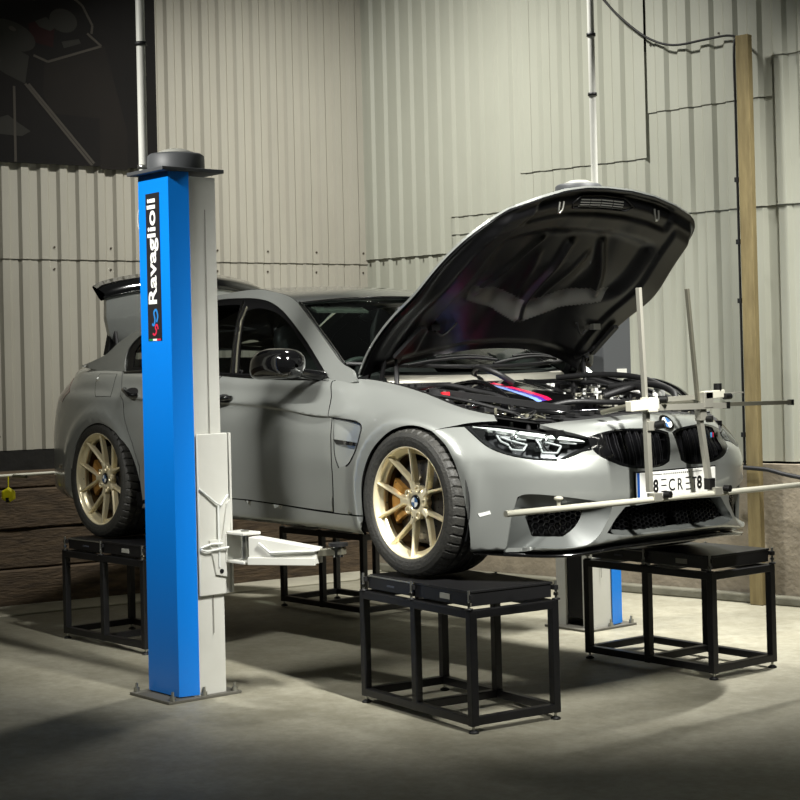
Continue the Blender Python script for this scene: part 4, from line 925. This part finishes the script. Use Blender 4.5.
for sd in (1, -1):
    b = MB(); a = np.array([-.415, -.625*sd, 1.075]); c = np.array([-.395, -.635*sd, .815]); b.tube([a, a+(c-a)*.5, a+(c-a)*.5, c], [.007, .007, .012, .012], MATTB, 12); b.ell(a, (.016, .016, .016), MATTB, 12, 8); b.ell(c, (.014, .014, .014), STEEL, 12, 8); b.build('gas_strut', car)
    b = MB(); b.bar((-.60, -.675*sd, .86), (-.53, -.675*sd, .98), .012, .035, MATTB); b.bar((-.53, -.675*sd, .98), (-.40, -.69*sd, 1.09), .012, .03, MATTB); b.bar((-.50, -.66*sd, .84), (-.42, -.68*sd, 1.0), .010, .028, STEEL if sd == 2 else MATTB); b.bar((-.62, -.68*sd, .86), (-.42, -.66*sd, .83), .012, .05, MATTB)
    b.build('bonnet_hinge', car)
# ------------------------------------------------------------------ boot lid, standing open
def LID(u, v, off=0.):   # u height 0..1, v across -1..1
    u = np.atleast_1d(np.asarray(u, float)); v = np.atleast_1d(np.asarray(v, float)); w = np.interp(u, [0, .25, .6, 1.], [.50, .585, .61, .60])
    z = 1.075+.365*u-.015*(np.abs(v)**3)*u; x = -3.20-.05*v*v+.015*np.sin(np.pi*u)+.0*u
    z = z+.055*(1-v*v)*u; return np.stack([x+off, -v*w, z], 1)
bl = patch('boot_lid', [(0, -.82), (.05, -.95), (.16, -1), (1, -1), (1, 1), (.16, 1), (.05, .95), (0, .82)], PAINT, car, LID, (.4, .6), smooth=1, step=.04, lip=.05)
bl['label'] = 'grey boot lid, standing open'
b = MB(); V = []
for v in np.linspace(-1.03, 1.03, 40):
    p = LID([1.0], [v])[0]; e = max(0, 1-abs(v/1.03)**10); hh = .045+.02*e**.5
    V.append([p+[.012, 0, -.018], p+[.016, 0, .012], p+[-.01-.05*1, 0, .012+hh*.7], p+[-.13, 0, .022+hh], p+[-.135, 0, .012+hh], p+[-.06, 0, -.01], p+[-.03, 0, -.03]])
b.grid(V, GLOSSB, True); b.build('boot_spoiler', bl)
b = MB(); b.box((-3.30, 0, 1.25), (.05, .95, .30), MATTB); b.build('boot_lid_lining', bl)
for sd in (1, -1):
    b = MB(); b.prism([(-0.601, 1.06), (-0.57, 1.194), (-0.52, 1.126)], -3.30, -3.25, MATTB, lambda p, h: (h, p[0], p[1]))
    if sd == -1: b.flipy()
    b.build('lid_side_trim', bl)
b = MB(); 
for sd in (1, -1): b.tube(catmull([(-3.0, .56*sd, .93), (-3.12, .57*sd, 1.0), (-3.19, .56*sd, 1.08), (-3.24, .55*sd, 1.2)], 5), .014, MATTB, 8)
b.build('boot_hinge', car)
b = MB(); b.box((-3.45, 0, .72), (.62, 1.15, .03), MATTB); b.box((-3.15, 0, .88), (.02, 1.15, .30), MATTB); b.build('boot_floor', car)
V = []; b = MB()
for s in np.linspace(5.05, SK[-1], 16):
    p = bpt(s, 10, -.004); V.append([p, p+[0, 0, -.02], p*[.97, .93, 1]+[-.1*0, 0, -.06]])
b.grid(V, PAINT, True); b.mirror(); b.build('boot_sill', car)
b = MB(); V = []
for x, z in rail[13:17]:
    p = SIDE([x], [z])[0]; V.append([p+[0, .004, -.002], p+[0, .06, -.01], p+[0, .075, -.05]])
b.grid(V, PAINT, True); b.mirror(); b.build('boot_gutter', car)
# ------------------------------------------------------------------ mirrors and handles
for i, sd in enumerate((1, -1)):
    b = MB(); n = 22; V = []
    XS = [(-1.10, .925, .010, .012), (-1.085, .955, .05, .045), (-1.03, .975, .075, .068), (-.93, .985, .088, .076), (-.82, .985, .090, .074), (-.75, .980, .080, .066), (-.715, .975, .05, .045), (-.705, .972, .01, .01)]
    for x, z, ry, rz in [tuple(r) for r in catmull(XS, 4)]:
        V.append([(x*.86-.115, -.985+ry*np.sign(math.cos(t))*abs(math.cos(t))**.75, z-.012+rz*np.sign(math.sin(t))*abs(math.sin(t))**.8) for t in [2*math.pi*k/n for k in range(n+1)]])
    b.grid(V, GLOSSB, True)
    if sd == -1: b.flipy()
    mm = b.build('wing_mirror', doorf[i]); mm['label'] = 'glossy black wing mirror'
    b = MB(); V = []
    for t in np.linspace(0, 1, 8):
        c = np.array([-.84+.06*t, -.93+.135*t, .935-.030*t]); r1, r2 = .055-.01*t, .020+.008*t; V.append([(c[0]+r1*math.cos(a), c[1], c[2]+r2*math.sin(a)) for a in [2*math.pi*k/14 for k in range(15)]])
    b.grid(V, GLOSSB, True)
    if sd == -1: b.flipy()
    b.build('mirror_foot', doorf[i])
    for dr, (s0, s1), tt in ((doorf[i], (2.86, 3.03), (7.45, 7.2)), (doorr[i], (3.80, 3.98), (7.35, 7.6))):
        b = MB(); pts = [bpt(s0, tt[0], .004), bpt(s0+.03, tt[0], .030), bpt((s0+s1)/2, sum(tt)/2, .036), bpt(s1-.03, tt[1], .030), bpt(s1, tt[1], .004)]
        b.tube(catmull(pts, 5), .0125, GLOSSB, 12)
        if sd == -1: b.flipy()
        b.build('door_handle', dr)
        c = [(s0+(s1-s0)*(.5+.42*math.cos(a)), sum(tt)/2-.05+.42*math.sin(a)) for a in [2*math.pi*k/16 for k in range(16)]]
        patch('handle_recess', c, MATTB, dr, B1, off=.0008, lip=0, side=sd, smooth=0)
# door swage line as fine shadow gap is in the surface itself; fuel flap etc. done
# ------------------------------------------------------------------ wheels
def wheel(cx, sd, R_tyre, R_rim, w, yface, label):
    WT = w+.03
    root_y = yface
    A = np.array([0, -1., 0])
    b = MB(); c = (cx, yface, R_tyre-.0)   # yface negative: outer lip plane
    r = R_rim
    prof = [(r-.002, 0.004), (r+.001, 0), (r+.001, -.010), (r-.006, -.014), (r-.010, -.030), (r-.016, -.05), (r-.022, -.10), (r-.026, -.17), (r-.012, -.20), (r-.004, -w+.004), (r, -w), (r-.004, -w+.002), (r-.018, -.20), (r-.034, -.17), (r-.030, -.10), (r-.024, -.05), (r-.034, -.034), (r-.017, -.030), (r-.011, -.012), (r-.007, 0.002)]
    b.lathe(prof, c, A, GOLD, 96, closed=True)
    b.lathe([(r-.0350, -.062), (r-.0355, -.17), (r-.034, -.172), (r-.0300, -.062)], c, A, mat('inner_barrel_shaded_gold', (96, 74, 44), .5, .5), 64)  # inner barrel in darker gold: shade and brake dust put into the colour
    C0 = np.array(c)
    def pt(rad, ang, dep): return C0+np.array([rad*math.cos(ang), -dep, rad*math.sin(ang)])
    D = np.array([0, -1., 0])
    for k in range(5):
        ac = math.pi+2*math.pi*k/5
        for s in (-1, 1):
            V = []
            e1 = np.array([math.cos(ac), math.sin(ac)]); e2 = np.array([-e1[1], e1[0]])
            J = e1*.088+e2*s*.006; T_ = (r-.010)*np.array([math.cos(ac+s*math.radians(18.5)), math.sin(ac+s*math.radians(18.5))])
            for t in np.linspace(0, 1, 10):
                q = J+(T_-J)*t+e2*s*.010*math.sin(math.pi*t)*0; dr = (T_-J)/np.linalg.norm(T_-J); rad = np.linalg.norm(q)
                wd = .0085-.002*t; f_ = (rad-.05)/(r-.06); dp = -.046+.040*max(0, f_)**1.4; th = .034-.004*t
                tx = np.array([-dr[1], 0, dr[0]])*wd; p = C0+np.array([q[0], 0, q[1]])
                V.append([p+tx*1.25+D*(dp-th), p+tx+D*(dp-.008), p+tx*.35+D*dp, p-tx*.35+D*dp, p-tx+D*(dp-.008), p-tx*1.25+D*(dp-th), p+tx*1.25+D*(dp-th)])
            b.grid(V, GOLD, False)
        # the stem and the web where each pair of spokes joins
        V = []
        for t in np.linspace(0, 1, 6):
            rad = .040+.062*t; wd = .0215-.006*t; p = pt(rad, ac, 0); tx = np.array([-math.sin(ac), 0, math.cos(ac)])*wd; dp = -.044+.0075*t
            V.append([p+tx*1.1+D*(dp-.034), p+tx+D*(dp-.008), p+tx*.5+D*dp, p-tx*.5+D*dp, p-tx+D*(dp-.008), p-tx*1.1+D*(dp-.034)])
        b.grid(V, GOLD, False); b.add(V[-1], [tuple(range(6))], GOLD)
        b.lathe([(0, .0006), (.0045, .0006)], pt(.098, ac, .0425), (0, -1, 0), BLACK, 10)
    b.lathe([(0, -.075), (.072, -.075), (.075, -.058), (.070, -.046), (.050, -.040), (.036, -.040), (.034, -.046), (0, -.046)], C0, A, GOLD, 60)
    for k in range(5):
        ang = 2*math.pi*k/5; p = pt(.062, ang, 0)
        b.lathe([(.0115, -.036), (.0175, -.036), (.0185, -.042), (.018, -.07), (.0115, -.07)], p, A, GOLD, 20, closed=True)
        b.lathe([(0, -.047), (.0105, -.047), (.0110, -.07)], p, A, MATTB, 6, smooth=False)
    b.flipy() if sd == -1 else None
    wh = b.build('wheel', car); wh['label'] = label
    b = MB(); b.lathe([(0, -.036), (.030, -.036), (.033, -.039), (.033, -.05)], C0, A, GLOSSB, 32)
    for k in range(4):
        Q = [C0+[0, .0355, 0]]+[C0+[.022*math.cos(a), .0355, .022*math.sin(a)] for a in [math.pi/2*k+math.pi/2*j/6 for j in range(7)]]; b.add(Q, [tuple(range(8))], WHITE if k % 2 else MATS['emblem_blue'])
    if sd == -1: b.flipy()
    b.build('hub_cap', wh)
    # tyre
    b = MB(); R = R_tyre; H_ = R-r; prof = []
    
    side_p = [(r-.004, .0), (r+.003, .008), (r+.010, .012), (r+.35*H_, .016), (r+.55*H_, .016), (r+.60*H_, .0145), (r+.78*H_, .009), (r+.90*H_, -.002), (r+.965*H_, -.016)]
    left = [(a, h) for a, h in side_p]; tread = [(R-.001, -.030), (R, -.045), (R, -.062), (R-.008, -.064), (R-.008, -.072), (R, -.074), (R, -.105), (R-.008, -.107), (R-.008, -.115), (R, -.117), (R, -WT+.117), (R-.008, -WT+.115), (R-.008, -WT+.107), (R, -WT+.105), (R, -WT+.074), (R-.008, -WT+.072), (R-.008, -WT+.064), (R, -WT+.062), (R, -WT+.045), (R-.001, -WT+.030)]
    prof = left+tread+[(a, -WT-h) for a, h in side_p[::-1]]
    k = len(prof); n = 288; V = np.zeros((n+1, k, 3))
    for i in range(n+1):
        th = 2*math.pi*i/n; m6 = i % 6
        for j, (rr, h) in enumerate(prof):
            groove = (m6 in (0,)) and (7 <= j <= 12 or k-13 <= j <= k-8 or (15 <= j <= 16)); ang = th+(h if 8 <= j < k-8 else 0)*.6
            q = rr-(.007 if groove else 0); V[i, j] = (q*math.cos(ang), -h, q*math.sin(ang))
    V[-1] = V[0]; V += C0; b.grid(V, RUBBER, False, flip=False)
    if sd == -1: b.flipy()
    b.build('tyre', wh)
    for p_ in b.f[:0]: pass
    b = MB(); b.lathe([(.07, -.085), (.185, -.085), (.188, -.088), (.188, -.112), (.185, -.115), (.07, -.115)], C0, A, DISC, 64); b.lathe([(0, -.07), (.07, -.07), (.08, -.085)], C0, A, MATTB, 32)
    for k_ in range(18):
        for rr in (.11, .14, .17):
            a = 2*math.pi*(k_+rr*4)/18; p = pt(rr, a, 0); b.lathe([(0, -.0845), (.004, -.0845)], p, A, BLACK, 8)
    if sd == -1: b.flipy()
    b.build('brake_disc', wh)
    b = MB(); V = []
    for a in np.linspace(math.radians(150), math.radians(212), 12):
        V.append([pt(.105, a, -.135), pt(.105, a, -.072), pt(.125, a, -.058), pt(.185, a, -.058), pt(.203, a, -.070), pt(.205, a, -.135)])
    b.grid(V, GOLDC, True)
    for e in (V[0], V[-1]): b.add(e, [tuple(range(6))], GOLDC)
    if sd == -1: b.flipy()
    b.build('brake_caliper', wh)
    b = MB(); b.cyl(C0+[0, .08, 0], C0+[0, .35, 0], .04, MATTB, 12)
    if sd == -1: b.flipy()
    b.build('hub_carrier', wh)
wheel(0, 1, .334, .253, .245, -.905, 'gold front wheel nearest the camera')
wheel(0, -1, .334, .253, .245, -.905, 'gold front wheel on the far side')
wheel(-2.812, 1, .340, .2655, .26, -.915, 'gold rear wheel nearest the camera')
wheel(-2.812, -1, .340, .2655, .26, -.915, 'gold rear wheel on the far side')
# ------------------------------------------------------------------ cabin
def seat(x, y, nm='seat'):
    b = MB(); V = []
    def sec(zc, xc, w, d, k=16): return [(xc+d*np.sign(math.cos(a))*abs(math.cos(a))**.7, y+w*np.sign(math.sin(a))*abs(math.sin(a))**.7, zc) for a in [2*math.pi*i/k for i in range(k+1)]]
    for z, dx, w, d in ((.48, .0, .20, .06), (.50, 0, .25, .075), (.62, -.04, .26, .08), (.78, -.09, .25, .07), (.90, -.13, .22, .055), (.98, -.15, .15, .05), (1.02, -.16, .13, .045), (1.04, -.16, .135, .05), (1.10, -.17, .14, .055), (1.16, -.18, .12, .045), (1.185, -.18, .06, .02)): V.append(sec(z, x+dx, w, d))
    b.grid(V, SEAT, True)
    b.ell((x+.24, y, .47), (.30, .25, .08), SEAT, 24, 12, p=.6); b.build(nm, car)
for y in (-.37, .37): seat(-1.42, y)
b = MB(); b.ell((-2.28, 0, .50), (.28, .62, .09), SEAT, 24, 12, p=.5); b.ell((-2.52, 0, .75), (.09, .62, .27), SEAT, 24, 12, p=.5)
for y in (-.36, .36): b.ell((-2.58, y, 1.06), (.05, .12, .07), SEAT, 16, 8, p=.6)
b.build('rear_bench', car)
b = MB(); b.ell((-.82, 0, .80), (.24, .70, .11), MATTB, 30, 12, p=.6); b.ell((-.95, -.37, .88), (.13, .19, .055), MATTB, 20, 10); b.box((-1.2, 0, .5), (.7, .2, .22), MATTB); b.box((-1.6, 0, .30), (2.3, 1.5, .06), DARK); b.build('dashboard', car)
b = MB(); c = np.array([-1.10, -.37, .83]); ax = np.array([-.9, 0, .42]); ax /= np.linalg.norm(ax); b.lathe([(.175+.014*math.cos(a), .014*math.sin(a)) for a in [2*math.pi*i/10 for i in range(10)]], c, ax, SEAT, 36, closed=True)
b.ell(c, (.04, .07, .05), SEAT, 16, 8); 
for a in (0, math.pi, -math.pi/2): 
    u1 = np.array([0, 1., 0]); u2 = np.cross(ax, u1); b.bar(c, c+.17*(math.cos(a)*u1+math.sin(a)*u2), .03, .012, SEAT)
b.cyl(c, c-ax*.3, .03, MATTB, 12); b.build('steering_wheel', car)
b = MB(); b.ell((-1.05, 0, 1.23), (.02, .11, .035), MATTB, 20, 10, p=.6); b.cyl((-1.05, 0, 1.25), (-1.02, 0, 1.31), .01, MATTB, 8); b.build('interior_mirror', car)
b = MB(); b.box((-1.9, 0, 1.315), (1.0, .9, .012), mat('headliner', (90, 90, 86), .9)); b.build('headliner', car)
for y in (-.35, .35):
    b = MB(); b.box((-1.26, y, 1.265), (.15, .34, .012), MATS['headliner'], rot=[[.93, 0, .36], [0, 1, 0], [-.36, 0, .93]]); b.build('sun_visor', car)
# ------------------------------------------------------------------ engine bay
rnd = random.Random(3)
b = MB(); b.box((.0, 0, .50), (1.05, 1.30, .02), DARK)
for sd in (1, -1): b.box((-.14, sd*.655, .60), (.76, .02, .20), DARK)
b.box((-.52, 0, .62), (.03, 1.34, .34), DARK); b.box((.50, 0, .55), (.06, 1.1, .20), DARK); b.build('engine_bay_tray', car)
for sd in (1, -1):
    V = []; b = MB()
    for s in np.linspace(.62, 1.95, 30):
        p = bpt(s, 10, -.003); inward = np.array([0, 1., 0]) if s > 1.0 else np.array([-.6, .8*min(1, s), 0])
        V.append([p*[1, sd, 1], (p+inward*.03+[0, 0, -.018])*[1, sd, 1], (p+inward*.06+[0, 0, -.022])*[1, sd, 1], (p+inward*.065+[0, 0, -.12])*[1, sd, 1]])
    b.grid(V, MATTB, True, flip=sd == -1); b.build('inner_wing', car)
b = MB(); V = []
for y in np.linspace(-.50, .50, 24):
    x = .60-.25*y*y-.3*max(0, abs(y)-.3)**1.5*4; V.append([(x+.02, y, .692-.06*y*y), (x-.01, y, .707-.08*y*y), (x-.10, y, .712-.08*y*y), (x-.12, y, .695-.08*y*y), (x-.12, y, .62)])
b.grid(V, MATTB, True)
for k in range(12):
    y = -.44+.08*k; b.box((.53-.2*y*y, y, .720-.08*y*y), (.06, .03, .012), [MATTB, GLOSSB, STEEL][k % 3 if k % 4 == 0 else 0])
b.build('slam_panel', car)
# engine cover with three colour stripes
b = MB(); V = []; n1, n2 = 22, 20
def cov(u, v): return np.array([-.53+.60*u, v*.30+.06, .878-.115*u**1.3-.05*abs(v)**3+.012*math.cos(v*9)*(1-u)-.02*max(0, u-.85)*6])
b.grid([[cov(i/n1, -1+2*j/n2) for j in range(n2+1)] for i in range(n1+1)], GLOSSB, True)
for e in (-1, 1): b.grid([[cov(i/n1, e), cov(i/n1, e)-[0, 0, .10]] for i in range(n1+1)], GLOSSB, False)
b.grid([[cov(1, -1+2*j/n2), cov(1, -1+2*j/n2)-[0, 0, .10]] for j in range(n2+1)], GLOSSB, False)
ec = b.build('engine_cover', car); ec['label'] = 'glossy black engine cover with red, violet and blue stripes'
for k, (c, v0) in enumerate((((210, 20, 70), -.30), ((70, 40, 130), -.42), ((110, 140, 210), -.52))):
    b = MB(); m = mat('stripe_%d' % k, c, .3, 0, .5); b.grid([[cov(.02+.9*i/16, v0-.06+w+.05*(i/16))+[0, 0, .0025] for w in (-.055, 0, .055)] for i in range(17)], m, True); b.build('stripe', ec)
# scuttle with pale air channel, wipers
b = MB(); V = []
for y in np.linspace(-.60, .60, 30):
    a = 1-(y/.66)**2; x = -.60+.16*a; V.append([(x-.02, y, .925-.015*a), (x+.02, y, .905-.01*a), (x+.05, y, .892-.012*a), (x+.055, y, .862), (x+.06, y, .80)])
V = np.array(V); b.grid(V[:, :2], MATTB, True); b.grid(V[:, 1:4], ALU, True); b.grid(V[:, 3:], MATTB, True)
for k in range(30):
    y = -.5+.033*k; a = 1-(y/.66)**2; b.box((-.60+.16*a+.0585, y, .850), (.004, .012, .012), BLACK)
b.build('scuttle_panel', car)
for y0, y1, dz in ((-.50, .02, 0), (.0, .50, .0)):
    b = MB(); a = [TOPS([.05+.02*math.sin(t*3.1)], [0], .03)[0]*0+np.array([-.50+.12*(1-((y0+(y1-y0)*t)/.66)**2)-.03, y0+(y1-y0)*t, .945+.035*math.sin(math.pi*t*.8)]) for t in np.linspace(0, 1, 10)]
    b.tube(a, [.010]*3+[.007]*7, MATTB, 8); b.tube([p+np.array([-.03, 0, .012]) for p in a[3:]], .006, MATTB, 6); b.build('wiper', car)
# strut brace
b = MB()
for sd in (1, -1):
    b.bar((-.48, .08*sd, .87), (-.25, .55*sd, .825), .045, .018, GLOSSB); b.bar((-.25, .55*sd, .825), (.46, .34*sd, .735), .028, .028, MATTB)
b.build('strut_brace', car)
for sd in (1, -1):
    b = MB(); b.lathe([(0, .83), (.03, .83), (.035, .815), (.075, .81), (.095, .79), (.10, .70)], (-.22, .54*sd, 0), (0, 0, 1), MATTB, 28)
    for k in range(3): a = 2.1*k; b.cyl((-.22+.06*math.cos(a), .54*sd+.06*math.sin(a), .80), (-.22+.06*math.cos(a), .54*sd+.06*math.sin(a), .825), .008, STEEL, 8)
    b.build('strut_tower', car)
def hose(name, pts, r, m, **k):
    b = MB(); b.tube(catmull(pts, 6), r, m, 12); return b.build(name, car)
for pts, r, m in (
    ([(-.45, -.50, .83), (-.3, -.42, .85), (-.1, -.40, .82), (.1, -.42, .79), (.28, -.40, .72)], .012, MATTB),
    ([(-.42, -.30, .84), (-.15, -.33, .86), (.05, -.36, .80), (.2, -.44, .74)], .012, GLOSSB),
    ([(.15, -.35, .70), (.3, -.2, .76), (.38, 0, .755), (.35, .2, .75), (.25, .33, .74)], .013, MATTB),
    ([(.05, .35, .82), (.25, .42, .83), (.42, .40, .79), (.50, .32, .72)], .016, MATTB),
    ([(-.35, .38, .87), (-.1, .46, .88), (.12, .50, .86), (.32, .50, .80)], .014, MATTB),
    ([(-.1, .62, .84), (.12, .60, .84), (.30, .56, .80), (.42, .5, .76)], .016, GLOSSB),
    ([(-.30, -.62, .82), (-.1, -.60, .80), (.1, -.58, .77), (.3, -.52, .72)], .009, MATTB),
    ([(.2, -.55, .71), (.32, -.48, .73), (.44, -.36, .72), (.50, -.2, .72)], .012, GLOSSB),
    ([(-.45, -.1, .86), (-.38, -.14, .93), (-.28, -.10, .90), (-.25, -.02, .85)], .015, MATTB),
    ([(.18, .18, .78), (.28, .28, .82), (.38, .24, .80), (.46, .14, .72)], .018, MATTB)): hose('hose', pts, r, m)
for c, r, h, m, m2 in (((.12, .48, .70), .045, .15, WHITE, BLACK), ((.02, .55, .70), .035, .16, WARMW, BLACK), ((-.12, -.57, .70), .03, .12, BLACK, RED), ((.22, .52, .70), .03, .13, WARMW, WARMW), ((.28, .44, .70), .022, .12, WHITE, WARMW), ((.34, -.46, .62), .03, .10, MATTB, MATTB)):
    b = MB(); b.lathe([(0, 0), (r, 0), (r, h*.7), (r*.6, h*.8), (r*.6, h*.85)], c, (0, 0, 1), m, 20); b.lathe([(r*.72, h*.84), (r*.72, h), (0, h)], c, (0, 0, 1), m2, 12, smooth=False); b.build('fluid_reservoir', car)
for c, d, m in (((-.10, -.48, .70), (.22, .16, .12), MATTB), ((-.33, -.50, .76), (.14, .16, .07), GLOSSB), ((-.36, -.47, .805), (.09, .05, .02), RED), ((-.24, -.50, .79), (.08, .06, .03), ALU), ((-.14, -.46, .775), (.12, .05, .02), ALU),
                ((.22, .50, .68), (.30, .22, .16), MATTB), ((.16, -.42, .66), (.22, .14, .07), MATTB), ((.26, -.38, .70), (.16, .07, .012), GLOSSB), ((.05, -.50, .735), (.16, .10, .03), MATTB), ((.30, 0, .68), (.20, .34, .08), MATTB), ((-.36, .50, .80), (.18, .16, .10), MATTB), ((-.30, .44, .865), (.10, .06, .02), ALU)):
    b = MB(); b.box(c, d, m); b.build('fuse_box', car, bevel=.006)
b = MB()
for k in range(170):
    x = rnd.uniform(-.35, .48); y = rnd.choice([rnd.uniform(-.58, -.33), rnd.uniform(-.58, -.33), rnd.uniform(.33, .58), rnd.uniform(-.5, .5) if x > .2 else .4]); z = .79-.10*(x+.35)/.8+rnd.uniform(-.03, .008)
    s_ = rnd.uniform(.008, .028)
    if rnd.random() < .5: b.box((x, y, z), (s_*1.5, s_, s_*.8), rnd.choice([MATTB, MATTB, STEEL, ALU, GLOSSB, ALUD]), rot=[[.8, .6, 0], [-.6, .8, 0], [0, 0, 1]] if k % 2 else None)
    else: b.cyl((x, y, z-.03), (x, y, z+s_*.4), s_*.5, rnd.choice([MATTB, STEEL, ALU, ALUD, GLOSSB]), 10)
for k in range(150):
    x = rnd.uniform(-.42, .35); y = rnd.uniform(.12, .60); z = .835-.085*(x+.42)/.77+rnd.uniform(-.03, .012)
    s_ = rnd.uniform(.008, .026); m = rnd.choice([MATTB, MATTB, GLOSSB, ALU, ALUD, STEEL, WARMW])
    if rnd.random() < .6: b.box((x, y, z), (s_*1.6, s_, s_*.7), m, rot=[[.8, .6, 0], [-.6, .8, 0], [0, 0, 1]] if k % 2 else None)
    else: b.cyl((x, y, z-.03), (x, y, z+s_*.3), s_*.5, m, 10)
tag(b.build('engine_fittings', car), kind='stuff')
b = MB()
for k in range(40):
    x = rnd.uniform(-.3, .35); y = rnd.choice([-1, 1])*rnd.uniform(.3, .55); z = .80-.09*(x+.3)/.7
    pts = [(x, y, z-.02)]
    for _ in range(3): pts.append((pts[-1][0]+rnd.uniform(-.03, .10), pts[-1][1]+rnd.uniform(-.07, .07), z+rnd.uniform(-.02, .012)-.03*_/3))
    b.tube(catmull(pts, 4), rnd.choice([.004, .005, .007]), rnd.choice([MATTB, MATTB, GLOSSB, ALUD]), 6)
tag(b.build('wiring', car), kind='stuff')
# ------------------------------------------------------------------ alignment gauge on the nose
def W3(x, y, z): return np.array([x, y, z+HC])
g = empty('wheel_alignment_gauge', W3(.93, -.15, .70), 'pale metal alignment gauge of crossed bars hanging before the grille', 'alignment gauge')
GO = W3(.93, -.15, .70)
def gl(*p): return W3(*p)-GO
LBX, LBZ = .955, .3535
b = MB(); b.tube([gl(LBX, -1.19, LBZ+.002), gl(LBX, .92, LBZ-.003)], .013, WHITEB, 14); b.build('cross_tube', g)
b = MB(); b.bar(gl(.93, -.372, 1.253), gl(.93, -.345, .70), .017, .022, ALU); b.bar(gl(.93, -.345, .72), gl(.94, -.345, .385), .024, .024, ALU, up=(1, 0, 0)); b.build('upright_bar', g, bevel=.0015)
b = MB(); b.bar(gl(.93, -.064, 1.253), gl(.93, -.012, .76), .014, .018, ALUD); b.bar(gl(.93, -.012, .74), gl(.935, .043, .40), .024, .024, ALU, up=(1, 0, 0)); b.box(gl(.937, .045, .395), (.036, .036, .05), BLACK); b.build('upright_bar', g, bevel=.0015)
b = MB(); b.bar(gl(.94, .03, .742), gl(.94, .62, .735), .020, .018, ALUD); b.box(gl(.94, .625, .735), (.026, .016, .026), BLACK); b.build('slide_bar', g)
b = MB(); b.bar(gl(.955, -.31, .742), gl(.955, .14, .737), .020, .026, ALU); b.box(gl(.955, .15, .737), (.026, .022, .03), BLACK); b.build('slide_bar', g)
b = MB(); b.bar(gl(.925, -.31, .772), gl(.925, -.04, .778), .020, .020, ALU); b.bar(gl(.925, .05, .785), gl(.925, .30, .790), .012, .006, ALU); b.build('slide_bar', g)
b = MB(); b.bar(gl(.95, -.475, .752), gl(.95, -.30, .758), .035, .045, WHITEB); b.box(gl(.945, -.340, .755), (.05, .06, .062), WHITEB); b.cyl(gl(.95, -.29, .775), gl(.985, -.27, .775), .016, BLACK, 12); b.build('clamp_block', g, bevel=.003)
b = MB(); b.bar(gl(.95, .0, .785), gl(.95, .13, .79), .035, .035, WHITEB); b.box(gl(.945, .02, .765), (.045, .06, .07), ALU); b.cyl(gl(.95, .10, .80), gl(.95, .10, .835), .018, BLACK, 12); b.cyl(gl(.97, .12, .777), gl(.97, .16, .777), .014, BLACK, 12); b.build('clamp_block', g, bevel=.003)
b = MB(); b.box(gl(.935, -.335, .665), (.036, .04, .04), ALU); b.cyl(gl(.95, -.31, .665), gl(.985, -.29, .672), .018, BLACK, 14); b.build('clamp_knob', g, bevel=.002)
b = MB(); b.box(gl(.935, .0, .70), (.036, .04, .05), ALU); b.cyl(gl(.95, .02, .68), gl(.975, .03, .68), .014, BLACK, 14); b.build('clamp_knob', g, bevel=.002)
for y in (-.325, .065):
    b = MB(); b.box(gl(.95, y, .362), (.045, .05, .035), ALU); b.cyl(gl(.97, y+.04, .372), gl(1.0, y+.045, .372), .015, BLACK, 14); b.build('tube_clamp', g, bevel=.002)
b = MB(); b.tube([gl(.93, -.335, .755), gl(.80, -.335, .745), gl(.66, -.335, .72)], .012, ALUD, 8); b.build('rest_arm', g)
b = MB(); b.tube([gl(.93, .0, .755), gl(.80, .0, .75), gl(.66, .0, .73)], .012, ALUD, 8); b.build('rest_arm', g)
b = MB(); b.cyl(gl(.955, -.90, .362), gl(.955, -.90, .392), .008, WHITEB, 10); b.ell(gl(.955, -.90, .396), (.02, .02, .01), WHITEB, 12, 8); b.build('pin', g)
# black hose lying forward in the far corner of the bay
# rear gauge bar with yellow clip
r = empty('rear_gauge_bar', (-4.05, -.55, .91), 'pale horizontal measuring tube behind the rear bumper', 'measuring bar')
b = MB(); b.tube([(0, -1.2, -.006), (0, 1.2, 0)], .010, WHITEB, 12); b.build('cross_tube', r)
for y in (-.3, .3):
    b = MB(); b.cyl((0, y, -.006), (.188, y, -.006), .01, ALUD, 10); b.build('bracket_arm', r)
YEL = mat('yellow_plastic', (225, 215, 20), .4)
r = empty('yellow_tag', (-4.03, -.893, .84), 'bright yellow reel hanging from the rear measuring tube', 'tag')
b = MB(); b.lathe([(0, -.02), (.035, -.02), (.05, -.008), (.05, .008), (.035, .02), (0, .02)], (0, 0, -.055), (.7, -.7, 0), YEL, 6, smooth=False); b.build('reel', r, bevel=.004)
b = MB(); b.cyl((.0, 0, -.01), (0, 0, .065), .004, YEL, 8); b.box((.012, -.012, -.085), (.02, .02, .03), BLACK, rot=[[.7, .7, 0], [-.7, .7, 0], [0, 0, 1]]); b.build('strap', r)
